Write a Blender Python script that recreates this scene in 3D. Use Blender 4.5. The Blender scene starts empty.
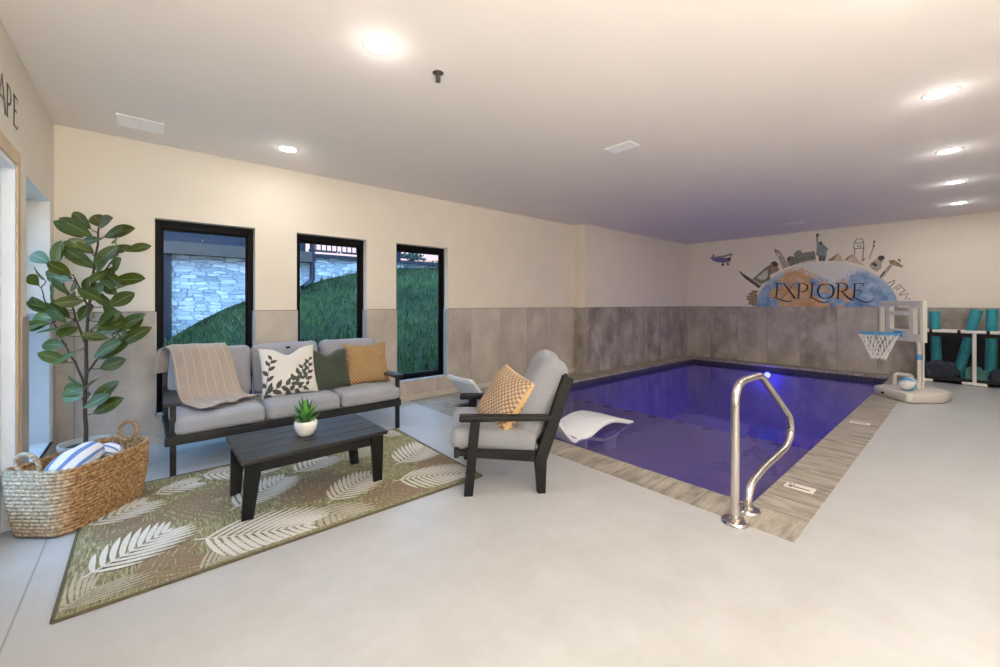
import bpy, bmesh, math, random
from math import sin, cos, pi, radians, sqrt, atan2, exp
from mathutils import Vector, Matrix, Euler
random.seed(7)
SC = bpy.context.scene
COL = SC.collection

# ------------------------------------------------------------------ helpers
class MB:
    """collects geometry for ONE mesh object"""
    def __init__(s):
        s.V = []; s.F = []; s.M = []; s.UV = {}
    def add(s, verts, faces, mi=0):
        o = len(s.V)
        s.V += [tuple(v) for v in verts]
        for f in faces:
            s.F.append(tuple(i + o for i in f)); s.M.append(mi)
        return s
    def box(s, x0, x1, y0, y1, z0, z1, mi=0):
        v = [(x0,y0,z0),(x1,y0,z0),(x1,y1,z0),(x0,y1,z0),(x0,y0,z1),(x1,y0,z1),(x1,y1,z1),(x0,y1,z1)]
        f = [(3,2,1,0),(4,5,6,7),(0,1,5,4),(1,2,6,5),(2,3,7,6),(3,0,4,7)]
        return s.add(v, f, mi)
    def hexa(s, bot, top, mi=0):
        n = len(bot)
        f = [tuple(reversed(range(n))), tuple(range(n, 2*n))]
        for i in range(n):
            j = (i+1) % n
            f.append((i, j, n+j, n+i))
        return s.add(list(bot)+list(top), f, mi)
    def beam(s, p, q, w, h, up=(0,0,1), mi=0):
        p = Vector(p); q = Vector(q); d = (q-p).normalized()
        u = Vector(up); a = d.cross(u)
        if a.length < 1e-5: a = d.cross(Vector((1,0,0)))
        a.normalize(); b = a.cross(d).normalized()
        c = [(-w/2,-h/2),(w/2,-h/2),(w/2,h/2),(-w/2,h/2)]
        return s.hexa([p+a*i+b*j for i,j in c], [q+a*i+b*j for i,j in c], mi)
    def poly_prism(s, pts, off, mi=0):
        off = Vector(off)
        return s.hexa([Vector(p) for p in pts], [Vector(p)+off for p in pts], mi)
    def tube(s, path, r, n=12, closed=False, mi=0, caps=True):
        P = [Vector(p) for p in path]; m = len(P)
        R = r if isinstance(r, (list, tuple)) else [r]*m
        V = []; prev = None
        for i in range(m):
            if closed: t = P[(i+1) % m]-P[(i-1) % m]
            else: t = P[min(i+1, m-1)]-P[max(i-1, 0)]
            if t.length < 1e-9: t = Vector((0,0,1))
            t.normalize()
            if prev is None:
                a = t.cross(Vector((0,0,1)))
                if a.length < .05: a = t.cross(Vector((1,0,0)))
            else:
                a = prev - t*prev.dot(t)
                if a.length < 1e-6: a = t.cross(Vector((1,0,0)))
            a.normalize(); prev = a; b = t.cross(a)
            for k in range(n):
                an = 2*pi*k/n
                V.append(P[i] + (a*cos(an)+b*sin(an))*R[i])
        F = []
        for i in range(m if closed else m-1):
            j = (i+1) % m
            for k in range(n):
                l = (k+1) % n
                F.append((i*n+k, i*n+l, j*n+l, j*n+k))
        if not closed and caps:
            F.append(tuple(reversed(range(n)))); F.append(tuple(range((m-1)*n, m*n)))
        return s.add(V, F, mi)
    def lathe(s, prof, n=32, c=(0,0,0), mi=0, sy=1.0):
        V = []; F = []
        for r, z in prof:
            for k in range(n):
                a = 2*pi*k/n
                V.append((c[0]+r*cos(a), c[1]+r*sin(a)*sy, c[2]+z))
        for i in range(len(prof)-1):
            for k in range(n):
                l = (k+1) % n
                F.append((i*n+k, i*n+l, (i+1)*n+l, (i+1)*n+k))
        return s.add(V, F, mi)
    def grid(s, fn, nu, nv, mi=0, wrap=False):
        V = [fn(i/(nu if wrap else nu-1), j/(nv-1)) for j in range(nv) for i in range(nu)]
        F = []
        for j in range(nv-1):
            for i in range(nu if wrap else nu-1):
                k = (i+1) % nu
                F.append((j*nu+i, j*nu+k, (j+1)*nu+k, (j+1)*nu+i))
        return s.add(V, F, mi)
    def ribbon(s, pts, ws, to3, mi=0, sub=6):
        """flat stroke of varying width; pts 2D, to3 maps 2D to 3D"""
        if len(pts) > 2 and sub > 1:
            P = []; W = []
            n = len(pts)
            for i in range(n-1):
                p0 = pts[max(i-1,0)]; p1 = pts[i]; p2 = pts[i+1]; p3 = pts[min(i+2,n-1)]
                for k in range(sub):
                    t = k/sub
                    f = lambda a,b,c,d: .5*((2*b)+(-a+c)*t+(2*a-5*b+4*c-d)*t*t+(-a+3*b-3*c+d)*t**3)
                    P.append((f(p0[0],p1[0],p2[0],p3[0]), f(p0[1],p1[1],p2[1],p3[1])))
                    W.append(ws[i]*(1-t)+ws[i+1]*t)
            P.append(tuple(pts[-1])); W.append(ws[-1])
        else: P = [tuple(p) for p in pts]; W = list(ws)
        V = []
        for i in range(len(P)):
            a = P[max(i-1,0)]; b = P[min(i+1,len(P)-1)]
            dx, dy = b[0]-a[0], b[1]-a[1]; l = sqrt(dx*dx+dy*dy) or 1
            nx, ny = -dy/l*W[i]/2, dx/l*W[i]/2
            V.append(to3(P[i][0]+nx, P[i][1]+ny)); V.append(to3(P[i][0]-nx, P[i][1]-ny))
        F = [(2*i, 2*i+1, 2*i+3, 2*i+2) for i in range(len(P)-1)]
        return s.add(V, F, mi)
    def build(s, name, mats, parent=None, loc=(0,0,0), rot=None, smooth=0, bevel=0, sub=0, uv=None, seg=2, fix=True):
        me = bpy.data.meshes.new(name)
        me.from_pydata(s.V, [], s.F)
        if not isinstance(mats, (list, tuple)): mats = [mats]
        for m in mats: me.materials.append(m)
        me.polygons.foreach_set('material_index', s.M)
        if uv:
            L = me.uv_layers.new(name='UVMap')
            for lp in me.loops:
                L.data[lp.index].uv = uv(me.vertices[lp.vertex_index].co)
        if fix:
            bm = bmesh.new(); bm.from_mesh(me)
            bmesh.ops.recalc_face_normals(bm, faces=bm.faces)
            bm.to_mesh(me); bm.free()
        me.update()
        if smooth:
            me.polygons.foreach_set('use_smooth', [True]*len(me.polygons))
            if smooth < 180: me.set_sharp_from_angle(angle=radians(smooth))
        o = bpy.data.objects.new(name, me); COL.objects.link(o)
        o.parent = parent; o.location = loc
        if rot is not None:
            if isinstance(rot, Matrix): o.rotation_euler = rot.to_euler()
            else: o.rotation_euler = rot
        if bevel:
            b = o.modifiers.new('bevel', 'BEVEL'); b.width = bevel; b.segments = seg; b.limit_method = 'ANGLE'
            b.angle_limit = radians(40)
            if not smooth:
                me.polygons.foreach_set('use_smooth', [True]*len(me.polygons)); me.set_sharp_from_angle(angle=radians(40))
                b.harden_normals = True
        if sub:
            m = o.modifiers.new('sub', 'SUBSURF'); m.levels = sub; m.render_levels = sub
        return o

def tag(o, label, cat, group=None, kind=None):
    o['label'] = label; o['category'] = cat
    if group: o['group'] = group
    if kind: o['kind'] = kind
    return o
def thing(name, label, cat, loc=(0,0,0), rz=0, group=None):
    o = bpy.data.objects.new(name, None); COL.objects.link(o)
    o.empty_display_size = .1
    o.location = loc; o.rotation_euler = (0,0,rz)
    return tag(o, label, cat, group)
def struct(o):
    o['kind'] = 'structure'; return o
def sroot(name, loc=(0,0,0)):
    o = bpy.data.objects.new(name, None); COL.objects.link(o); o.location = loc
    o['kind'] = 'structure'; return o
def copy_tree(o, parent=None):
    c = o.copy(); COL.objects.link(c); c.parent = parent
    for ch in list(o.children): copy_tree(ch, c)
    return c
def frame(up, normal):
    Z = Vector(normal).normalized(); Y = Vector(up); Y = (Y - Z*Y.dot(Z)).normalized(); X = Y.cross(Z)
    return Matrix((X, Y, Z)).transposed()
def bez(p0, p1, p2, p3, n=8):
    out = []
    for i in range(n+1):
        t = i/n; u = 1-t
        out.append(tuple(u**3*a+3*u*u*t*b+3*u*t*t*c+t**3*d for a,b,c,d in zip(p0,p1,p2,p3)))
    return out
def fillet(path, r, n=5):
    """round the corners of a polyline"""
    P = [Vector(p) for p in path]; out = [P[0]]
    for i in range(1, len(P)-1):
        a, b, c = P[i-1], P[i], P[i+1]
        k = min(r, (a-b).length*.49, (c-b).length*.49)
        s = b+(a-b).normalized()*k; e = b+(c-b).normalized()*k
        for j in range(n+1):
            t = j/n
            out.append(s*(1-t)**2+b*2*t*(1-t)+e*t*t)
    out.append(P[-1]); return out
def rbox(mb, w, d, h, r, c=(0,0,0), n=9, bulge=0.0, seed=0, wob=0.0, R=None, mi=0):
    """soft rounded cushion block"""
    rnd = random.Random(seed); ph = [rnd.uniform(0,6.28) for _ in range(6)]
    hw = Vector((w/2, d/2, h/2))
    for ax in range(3):
        for sg in (-1, 1):
            V = []
            for j in range(n*2+1):
                for i in range(n*2+1):
                    u = -1+i/n; v = -1+j/n
                    # concentrate samples near borders
                    u = math.copysign(1-(1-abs(u))**1.5, u); v = math.copysign(1-(1-abs(v))**1.5, v)
                    q = [0,0,0]; q[ax] = sg; q[(ax+1)%3] = u; q[(ax+2)%3] = v
                    p = Vector((q[0]*hw.x, q[1]*hw.y, q[2]*hw.z))
                    inn = Vector([max(-(hw[k]-r), min(hw[k]-r, p[k])) for k in range(3)])
                    dd = p-inn
                    if dd.length > 1e-9: dd = dd.normalized()*r
                    p = inn+dd
                    fx = 1-(p.x/hw.x)**2; fy = 1-(p.y/hw.y)**2; fz = 1-(p.z/hw.z)**2
                    fx, fy, fz = [max(0,t) for t in (fx,fy,fz)]
                    p.z += math.copysign(bulge*fx*fy, p.z)
                    p.y += math.copysign(bulge*.4*fx*fz, p.y)
                    if wob:
                        p.z += wob*fx*fy*(sin(p.x*9+ph[0]+3*sin(p.y*7+ph[1]))+.6*sin(p.y*17+ph[2]+p.x*5))
                        p.y += wob*.6*sin(p.x*11+ph[3]+p.z*9)
                        p.x += wob*.6*sin(p.z*13+ph[4]+p.y*8)
                    if R: p = R @ p
                    V.append(p+Vector(c))
            m = n*2+1; F = []
            for j in range(m-1):
                for i in range(m-1):
                    F.append((j*m+i, j*m+i+1, (j+1)*m+i+1, (j+1)*m+i))
            mb.add(V, F, mi)
    return mb
def weld(o, d=1e-4):
    bm = bmesh.new(); bm.from_mesh(o.data)
    bmesh.ops.remove_doubles(bm, verts=bm.verts, dist=d)
    bmesh.ops.recalc_face_normals(bm, faces=bm.faces)
    bm.to_mesh(o.data); bm.free(); return o
def pillow(w, h, t, n=28, chop=0.0, seed=0, matfn=None, pinch=.07):
    """throw pillow in its local xy plane, front towards +z"""
    rnd = random.Random(seed); ph = [rnd.uniform(0,6.28) for _ in range(4)]
    mb = MB(); m = n+1
    for sg in (1, -1):
        V = []
        for j in range(m):
            for i in range(m):
                u = -1+2*i/n; v = -1+2*j/n
                x = u*w/2*(1-pinch*(1-v*v)*abs(u)**2); y = v*h/2*(1-pinch*(1-u*u)*abs(v)**2)
                if chop: y -= chop*exp(-(u/.38)**2)*max(0,(v+.3)/1.3)**2
                th = t/2*((1-u**4)*(1-v**4))**.55
                th += .012*sin(3.1*u+ph[0]+2*v)*sin(2.7*v+ph[1])*(1-u*u)*(1-v*v)
                if chop: th *= 1-.35*exp(-(u/.3)**2)*max(0,v)
                V.append((x, y, sg*max(th,0)))
        for j in range(n):
            for i in range(n):
                f = (j*m+i, j*m+i+1, (j+1)*m+i+1, (j+1)*m+i)
                if sg < 0: f = tuple(reversed(f))
                mi = 0
                if matfn and sg > 0: mi = matfn(-1+2*(i+.5)/n, -1+2*(j+.5)/n)
                if len(mb.V) and False: pass
                V0 = None
                mb.F.append(tuple(k+(0 if sg > 0 else m*m) for k in f)); mb.M.append(mi)
        mb.V += V
    return mb

# ------------------------------------------------------------------ materials
def srgb(*c):
    return tuple(((x/255)/12.92 if x/255 <= .04045 else ((x/255+.055)/1.055)**2.4) for x in c)+(1,)
def mat(name, col, rough=.5, metal=0, var=.0, scale=6, bump=0, bscale=40, spec=.5, col2=None, coat=0, emit=None, estr=0, sheen=0, stretch=None):
    m = bpy.data.materials.new(name); m.use_nodes = True
    nt = m.node_tree; N = nt.nodes; L = nt.links
    b = N['Principled BSDF']
    b.inputs['Base Color'].default_value = col; b.inputs['Roughness'].default_value = rough
    b.inputs['Metallic'].default_value = metal; b.inputs['Specular IOR Level'].default_value = spec
    if coat: b.inputs['Coat Weight'].default_value = coat
    if sheen: b.inputs['Sheen Weight'].default_value = sheen
    if emit: b.inputs['Emission Color'].default_value = emit; b.inputs['Emission Strength'].default_value = estr
    tc = N.new('ShaderNodeTexCoord'); vec = tc.outputs['Object']
    if stretch:
        mp = N.new('ShaderNodeMapping'); mp.inputs['Scale'].default_value = stretch
        L.new(vec, mp.inputs['Vector']); vec = mp.outputs[0]
    if var or col2:
        nz = N.new('ShaderNodeTexNoise'); nz.inputs['Scale'].default_value = scale; nz.inputs['Detail'].default_value = 5
        L.new(vec, nz.inputs['Vector'])
        cr = N.new('ShaderNodeValToRGB'); cr.color_ramp.elements[0].position = .32; cr.color_ramp.elements[1].position = .68
        lo = col2 or tuple(c*(1-var) for c in col[:3])+(1,)
        hi = col if col2 else tuple(min(1,c*(1+var)) for c in col[:3])+(1,)
        cr.color_ramp.elements[0].color = lo; cr.color_ramp.elements[1].color = hi
        L.new(nz.outputs['Fac'], cr.inputs[0]); L.new(cr.outputs[0], b.inputs['Base Color'])
    if bump:
        n2 = N.new('ShaderNodeTexNoise'); n2.inputs['Scale'].default_value = bscale; n2.inputs['Detail'].default_value = 4
        L.new(vec, n2.inputs['Vector'])
        bp = N.new('ShaderNodeBump'); bp.inputs['Strength'].default_value = bump; bp.inputs['Distance'].default_value = .01
        L.new(n2.outputs['Fac'], bp.inputs['Height']); L.new(bp.outputs[0], b.inputs['Normal'])
    return m
class NT:
    """small node-graph helper"""
    def __init__(s, name):
        s.m = bpy.data.materials.new(name); s.m.use_nodes = True
        s.t = s.m.node_tree; s.b = s.t.nodes['Principled BSDF']; s.out = s.t.nodes['Material Output']
    def n(s, typ, ins=None, **kw):
        nd = s.t.nodes.new(typ)
        for k, v in kw.items(): setattr(nd, k, v)
        for k, v in (ins or {}).items():
            if hasattr(v, 'is_output') or isinstance(v, bpy.types.NodeSocket): s.t.links.new(v, nd.inputs[k])
            else: nd.inputs[k].default_value = v
        return nd
    def math(s, op, a, b=0.0, c=None):
        ins = {0: a, 1: b}
        if c is not None: ins[2] = c
        return s.n('ShaderNodeMath', ins, operation=op).outputs[0]
    def mix(s, f, a, b, blend='MIX'):
        nd = s.t.nodes.new('ShaderNodeMix'); nd.data_type = 'RGBA'; nd.blend_type = blend
        for i, v in ((0, f), (6, a), (7, b)):
            if isinstance(v, bpy.types.NodeSocket): s.t.links.new(v, nd.inputs[i])
            else: nd.inputs[i].default_value = v
        return nd.outputs[2]
    def ramp(s, f, stops):
        nd = s.t.nodes.new('ShaderNodeValToRGB'); e = nd.color_ramp.elements
        while len(e) < len(stops): e.new(.5)
        for k, (p, c) in enumerate(stops): e[k].position = p; e[k].color = c
        s.t.links.new(f, nd.inputs[0]); return nd.outputs[0]
    def set(s, **kw):
        for k, v in kw.items():
            k = k.replace('_', ' ')
            if isinstance(v, bpy.types.NodeSocket): s.t.links.new(v, s.b.inputs[k])
            else: s.b.inputs[k].default_value = v
        return s.m
    def bump(s, h, st=.3, dist=.01):
        nd = s.n('ShaderNodeBump', {'Strength': st, 'Distance': dist, 'Height': h})
        s.t.links.new(nd.outputs[0], s.b.inputs['Normal'])
    def noise(s, vec, scale, detail=5, rough=.55):
        return s.n('ShaderNodeTexNoise', {'Vector': vec, 'Scale': scale, 'Detail': detail, 'Roughness': rough}).outputs['Fac']
    def obj(s): return s.n('ShaderNodeTexCoord').outputs['Object']
    def uv(s): return s.n('ShaderNodeTexCoord').outputs['UV']
    def sep(s, v):
        q = s.n('ShaderNodeSeparateXYZ', {0: v}); return q.outputs[0], q.outputs[1], q.outputs[2]
    def comb(s, x, y, z=0.0): return s.n('ShaderNodeCombineXYZ', {0: x, 1: y, 2: z}).outputs[0]
    def mapv(s, v, sc=(1,1,1), lo=(0,0,0)):
        return s.n('ShaderNodeMapping', {'Vector': v, 'Scale': sc, 'Location': lo}).outputs[0]

M = {}
M['paint'] = mat('wall_paint', srgb(233,224,208), .75, var=.015, scale=3, bump=.04, bscale=160, spec=.2)
M['ceil'] = mat('ceiling_paint', srgb(240,232,224), .8, var=.012, scale=2, bump=.05, bscale=120, spec=.2)
M['white_trim'] = mat('white_trim', srgb(226,222,214), .45, var=.02, scale=4)
M['jamb_white'] = mat('daylight_tinted_jamb', srgb(232,238,246), .4, var=.02, scale=4)  # cool cast of outdoor light put into the jamb colour
M['casing'] = mat('tan_casing', srgb(206,182,148), .5, var=.04, scale=9, bump=.05, bscale=30)
M['black_frame'] = mat('black_window_frame', srgb(7,7,8), .45, var=.1, scale=8, spec=.12)
M['char_wood'] = mat('charcoal_frame', srgb(19,19,20), .5, spec=.3, var=.25, scale=14, bump=.25, bscale=30, stretch=(1,6,6))
M['char_table'] = mat('charcoal_table_slats', srgb(28,28,30), .32, var=.3, scale=10, bump=.35, bscale=26, stretch=(1,14,6))
M['dark_metal'] = mat('dark_powder_coat', srgb(26,27,30), .42, var=.1, scale=10, bump=.05)
def fabric(name, c, c2, weave=420, bump=.35):
    t = NT(name); o = t.obj()
    n1 = t.noise(o, 5); n2 = t.noise(o, 220, 2)
    col = t.mix(n1, c2, c); col = t.mix(t.math('MULTIPLY', n2, .45), col, tuple(x*.55 for x in c2[:3])+(1,))
    t.bump(t.math('ADD', n2, t.math('MULTIPLY', n1, .6)), bump, .004)
    return t.set(Base_Color=col, Roughness=.92, Specular_IOR_Level=.15, Sheen_Weight=.25)
M['grey_fabric'] = fabric('grey_cushion_fabric', srgb(180,181,186), srgb(158,160,167))
M['chair_fabric'] = fabric('chair_cushion_fabric', srgb(166,169,175), srgb(138,141,149))
M['green_fabric'] = fabric('green_velvet', srgb(86,94,80), srgb(62,70,58), bump=.15)
M['white_fabric'] = fabric('white_linen', srgb(240,236,228), srgb(228,223,214), bump=.2)
M['print_leaf'] = fabric('printed_leaf', srgb(96,98,88), srgb(72,76,68), bump=.2)
M['beige_piping'] = fabric('beige_edge', srgb(226,190,140), srgb(205,165,115))
def woven(name, a, b, dark, sc):
    t = NT(name); x, y, z = t.sep(t.obj())
    u = t.math('MULTIPLY', t.math('ADD', x, y), sc); v = t.math('MULTIPLY', t.math('SUBTRACT', x, y), sc)
    su = t.math('SINE', u); sv = t.math('SINE', v); h = t.math('MULTIPLY', t.math('ABSOLUTE', su), t.math('ABSOLUTE', sv))
    n = t.noise(t.obj(), 14)
    col = t.mix(n, a, b); col = t.mix(t.ramp(h, [(.0, (1,1,1,1)), (.32, (0,0,0,1))]), col, dark)
    t.bump(h, .9, .012)
    return t.set(Base_Color=col, Roughness=.9, Specular_IOR_Level=.15)
M['gold_woven'] = woven('gold_woven', srgb(216,184,138), srgb(196,158,110), srgb(130,92,56), 95)
M['gold_chunky'] = woven('gold_chunky_weave', srgb(214,190,162), srgb(196,166,134), srgb(112,84,62), 80)
def blanket_mat():
    t = NT('taupe_throw'); u, v, _ = t.sep(t.uv())
    st = t.math('SINE', t.math('MULTIPLY', u, 6.2832*7)); ridge = t.ramp(st, [(.90, (0,0,0,1)), (.99, (.7,.7,.7,1))])
    kn = t.math('SINE', t.math('MULTIPLY', v, 420)); k2 = t.math('SINE', t.math('MULTIPLY', u, 300))
    n = t.noise(t.obj(), 8)
    col = t.mix(n, srgb(172,158,146), srgb(192,178,164)); col = t.mix(ridge, col, srgb(208,196,184))
    t.bump(t.math('ADD', t.math('MULTIPLY', ridge, 2.0), t.math('MULTIPLY', kn, k2)), .4, .006)
    return t.set(Base_Color=col, Roughness=.95, Specular_IOR_Level=.1, Sheen_Weight=.3)
M['blanket'] = blanket_mat()
M['fringe'] = mat('throw_fringe', srgb(92,80,72), .95, var=.4, scale=60)

def tile_wall(name, axis, w, phase, h=1.24, light=0.0):
    t = NT(name); x, y, z = t.sep(t.obj()); a = (x, y)[axis]
    al = t.math('ADD', a, phase)
    br = t.n('ShaderNodeTexBrick', {'Vector': t.comb(al, z), 'Color1': (.25,.25,.25,1), 'Color2': (.8,.8,.8,1), 'Mortar': (.02,.02,.02,1),
        'Scale': 1, 'Mortar Size': .0022, 'Mortar Smooth': .1, 'Brick Width': w, 'Row Height': h}, offset=0.0)
    cell = t.n('ShaderNodeTexWhiteNoise', {'Vector': t.comb(t.math('FLOOR', t.math('DIVIDE', al, w)), 3.0)}, noise_dimensions='3D').outputs[0]
    off = t.comb(t.math('MULTIPLY', cell, 37.0), t.math('MULTIPLY', cell, 11.0), t.math('MULTIPLY', cell, 5.0))
    ov = t.n('ShaderNodeVectorMath', {0: t.obj(), 1: off}, operation='ADD').outputs[0]
    n1 = t.noise(t.mapv(ov, (1.5,1.5,1.0)), 1.7, 7, .6); n2 = t.noise(ov, 12, 5)
    col = t.ramp(n1, [(.34, srgb(120,112,103)), (.45, srgb(148,139,129)), (.54, srgb(171,162,150)), (.65, srgb(199,191,179))])
    col = t.mix(.22, col, t.ramp(n2, [(.3, srgb(140,130,120)), (.7, srgb(190,180,168))]))
    col = t.mix(t.math('MULTIPLY', t.math('SUBTRACT', cell, .4), .7), col, srgb(205,196,182))
    col = t.mix(light, col, srgb(214,205,193))  # paler tone mixed in for walls that catch more light
    col = t.mix(br.outputs['Fac'], col, srgb(116,110,104))
    t.bump(t.math('SUBTRACT', 1.0, br.outputs['Fac']), .4, .004)
    return t.set(Base_Color=col, Roughness=.42, Specular_IOR_Level=.35)
M['tile_back'] = tile_wall('concrete_look_tile_windows_lit', 0, .592, .452, light=.32)  # stronger light beside the windows put into the tile colour
M['tile_back2'] = tile_wall('concrete_look_tile_pool_side', 0, .585, .438)
M['tile_far'] = tile_wall('concrete_look_tile_far', 1, .592, .0455)
M['tile_left'] = tile_wall('concrete_look_tile_left_lit', 1, .6, .18, light=.3)

def floor_mat():
    t = NT('floor_concrete'); o = t.obj(); x, y, z = t.sep(o)
    n1 = t.noise(o, .8, 6, .6); n2 = t.noise(o, 5, 6, .65); n3 = t.noise(o, 34, 4, .7)
    col = t.ramp(n1, [(.3, srgb(178,178,177)), (.7, srgb(196,197,197))])
    col = t.mix(.35, col, t.ramp(n2, [(.3, srgb(170,169,167)), (.7, srgb(200,201,202))]))
    col = t.mix(t.ramp(n3, [(.70, (0,0,0,1)), (.80, (1,1,1,1))]), col, srgb(178,171,160))
    # saw-cut joint running parallel to the door wall
    d = t.math('ABSOLUTE', t.math('ADD', x, .41)); j = t.ramp(d, [(.0025, (1,1,1,1)), (.0045, (0,0,0,1))])
    d2 = t.math('ABSOLUTE', t.math('SUBTRACT', y, 4.36)); j2 = t.ramp(d2, [(.0025, (1,1,1,1)), (.0045, (0,0,0,1))])
    col = t.mix(t.math('MAXIMUM', j, t.math('MULTIPLY', j2, t.math('LESS_THAN', x, 2.65))), col, srgb(140,136,130))
    rg = t.ramp(n2, [(.3, (.28,.28,.28,1)), (.7, (.42,.42,.42,1))])
    t.bump(n3, .05, .004)
    return t.set(Base_Color=col, Roughness=rg, Specular_IOR_Level=.4)
M['floor'] = floor_mat()
def coping_mat(name, tile_w, dark=.35):
    t = NT(name); uv = t.uv(); u, v, _ = t.sep(uv)
    br = t.n('ShaderNodeTexBrick', {'Vector': uv, 'Color1': (.3,.3,.3,1), 'Color2': (.7,.7,.7,1), 'Scale': 1, 'Mortar Size': .003, 'Brick Width': tile_w, 'Row Height': 4.0}, offset=0.0)
    cell = t.n('ShaderNodeTexWhiteNoise', {'Vector': t.comb(t.math('FLOOR', t.math('DIVIDE', u, tile_w)), 1.0)}, noise_dimensions='3D').outputs[0]
    pv = t.comb(t.math('ADD', u, t.math('MULTIPLY', cell, 13)), t.math('ADD', v, t.math('MULTIPLY', cell, 7)), 0.0)
    n1 = t.noise(t.mapv(pv, (13, 2.2, 1)), 1.3, 6, .66); n2 = t.noise(t.mapv(pv, (5, 3, 1)), 1.2, 4); n3 = t.noise(t.mapv(pv, (60,14,1)), 1, 3)
    col = t.ramp(n1, [(.37, srgb(88,80,70)), (.45, srgb(136,127,115)), (.53, srgb(168,160,147)), (.66, srgb(196,189,178))])
    col = t.mix(.4, col, t.ramp(n2, [(.3, srgb(128,119,107)), (.7, srgb(186,177,164))]))
    col = t.mix(.15, col, t.ramp(n3, [(.3, srgb(96,88,78)), (.7, srgb(200,192,180))]))
    col = t.mix(br.outputs['Fac'], col, srgb(188,180,166))
    t.bump(n1, .15, .004)
    return t.set(Base_Color=col, Roughness=.45, Specular_IOR_Level=.4)
M['coping'] = coping_mat('coping_stone', .30)
M['coping_plank'] = coping_mat('coping_stone_plank', .40)
def mosaic():
    t = NT('waterline_mosaic'); o = t.obj(); x, y, z = t.sep(o)
    br = t.n('ShaderNodeTexBrick', {'Vector': t.comb(t.math('ADD', x, y), z), 'Color1': srgb(40,38,40), 'Color2': srgb(66,62,62), 'Mortar': srgb(90,86,84), 'Scale': 1, 'Mortar Size': .003, 'Brick Width': .05, 'Row Height': .05}, offset=0.0)
    return t.set(Base_Color=br.outputs['Color'], Roughness=.3)
M['mosaic'] = mosaic()
M['plaster'] = mat('pool_plaster', srgb(196,184,190), .7, var=.05, scale=5)
M['plaster_deep'] = mat('pool_plaster_deep', srgb(96,92,196), .7, var=.05, scale=3)
M['dark_tile'] = mat('step_marker', srgb(30,28,52), .4, var=.1)
def water_mat():
    t = NT('pool_water'); o = t.obj()
    n = t.noise(t.mapv(o, (1,1,1)), 3.2, 3, .5)
    n2 = t.noise(o, .9, 2, .5)
    bp = t.n('ShaderNodeBump', {'Strength': .05, 'Distance': .05, 'Height': t.math('ADD', n, n2)})
    fr = t.n('ShaderNodeFresnel', {'IOR': 1.33, 'Normal': bp.outputs[0]})
    gl = t.n('ShaderNodeBsdfGlossy', {'Color': (1,1,1,1), 'Roughness': .03, 'Normal': bp.outputs[0]})
    tr = t.n('ShaderNodeBsdfTransparent', {'Color': (.66,.62,.86,1)})
    df = t.n('ShaderNodeBsdfDiffuse', {'Color': (.095,.075,.48,1)})
    body = t.n('ShaderNodeMixShader', {0: .30, 1: tr.outputs[0], 2: df.outputs[0]})
    mx = t.n('ShaderNodeMixShader', {0: fr.outputs[0], 1: body.outputs[0], 2: gl.outputs[0]})
    t.t.links.new(mx.outputs[0], t.out.inputs['Surface']); t.t.nodes.remove(t.b)
    return t.m
M['water'] = water_mat()
def glass_mat(name, tint, refl=1.0):
    t = NT(name)
    fr = t.n('ShaderNodeFresnel', {'IOR': 1.45}); f = t.math('MULTIPLY', fr.outputs[0], refl)
    gl = t.n('ShaderNodeBsdfGlossy', {'Color': (1,1,1,1), 'Roughness': .01})
    tr = t.n('ShaderNodeBsdfTransparent', {'Color': tint})
    mx = t.n('ShaderNodeMixShader', {0: f, 1: tr.outputs[0], 2: gl.outputs[0]})
    t.t.links.new(mx.outputs[0], t.out.inputs['Surface']); t.t.nodes.remove(t.b)
    return t.m
M['glass'] = glass_mat('window_glass', (.80,.94,.95,1), .09)
M['steel'] = mat('brushed_steel', srgb(214,206,200), .22, 1, var=.04, scale=30)
M['chrome'] = mat('chrome_flange', srgb(216,212,208), .08, 1)
M['resin'] = mat('white_resin', srgb(242,243,245), .4, var=.02, scale=4)
M['hoop_plastic'] = mat('off_white_plastic', srgb(214,208,198), .45, var=.03, scale=6)
M['hoop_shade_grey'] = mat('shaded_front_plastic', srgb(206,204,201), .5, var=.03, scale=6)  # greyer than the shell: shading of the board front put into the colour
M['pvc'] = mat('white_pvc', srgb(226,221,212), .4, var=.02)
M['blue_plastic'] = mat('blue_plastic', srgb(74,146,196), .4, var=.06)
M['net'] = mat('white_net', srgb(236,234,228), .8)
M['black_mesh'] = mat('black_mesh', srgb(30,28,28), .9, var=.35, scale=120)
M['teal_foam'] = None
def foam():
    t = NT('teal_foam'); x, y, z = t.sep(t.obj())
    s = t.math('SINE', t.math('MULTIPLY', z, 190)); n = t.noise(t.obj(), 20)
    col = t.mix(n, srgb(36,136,150), srgb(58,168,180)); t.bump(s, .5, .006)
    return t.set(Base_Color=col, Roughness=.6)
M['teal_foam'] = foam()
M['navy_vinyl'] = mat('navy_vinyl', srgb(38,46,72), .35, var=.35, scale=14, bump=.4, bscale=18)
M['aqua_vinyl'] = mat('aqua_vinyl', srgb(92,150,140), .4, var=.2, scale=12, bump=.3, bscale=16)
M['pot_white'] = mat('white_ceramic', srgb(236,236,232), .25, var=.02, coat=.3)
M['pot_grey'] = mat('grey_ceramic', srgb(176,176,174), .35, var=.06, coat=.2)
M['soil'] = mat('dark_soil', srgb(52,42,34), .95, var=.4, scale=50, bump=.6, bscale=60)
M['bark'] = mat('bark', srgb(74,60,50), .85, var=.3, scale=30, bump=.5, bscale=50)
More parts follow.
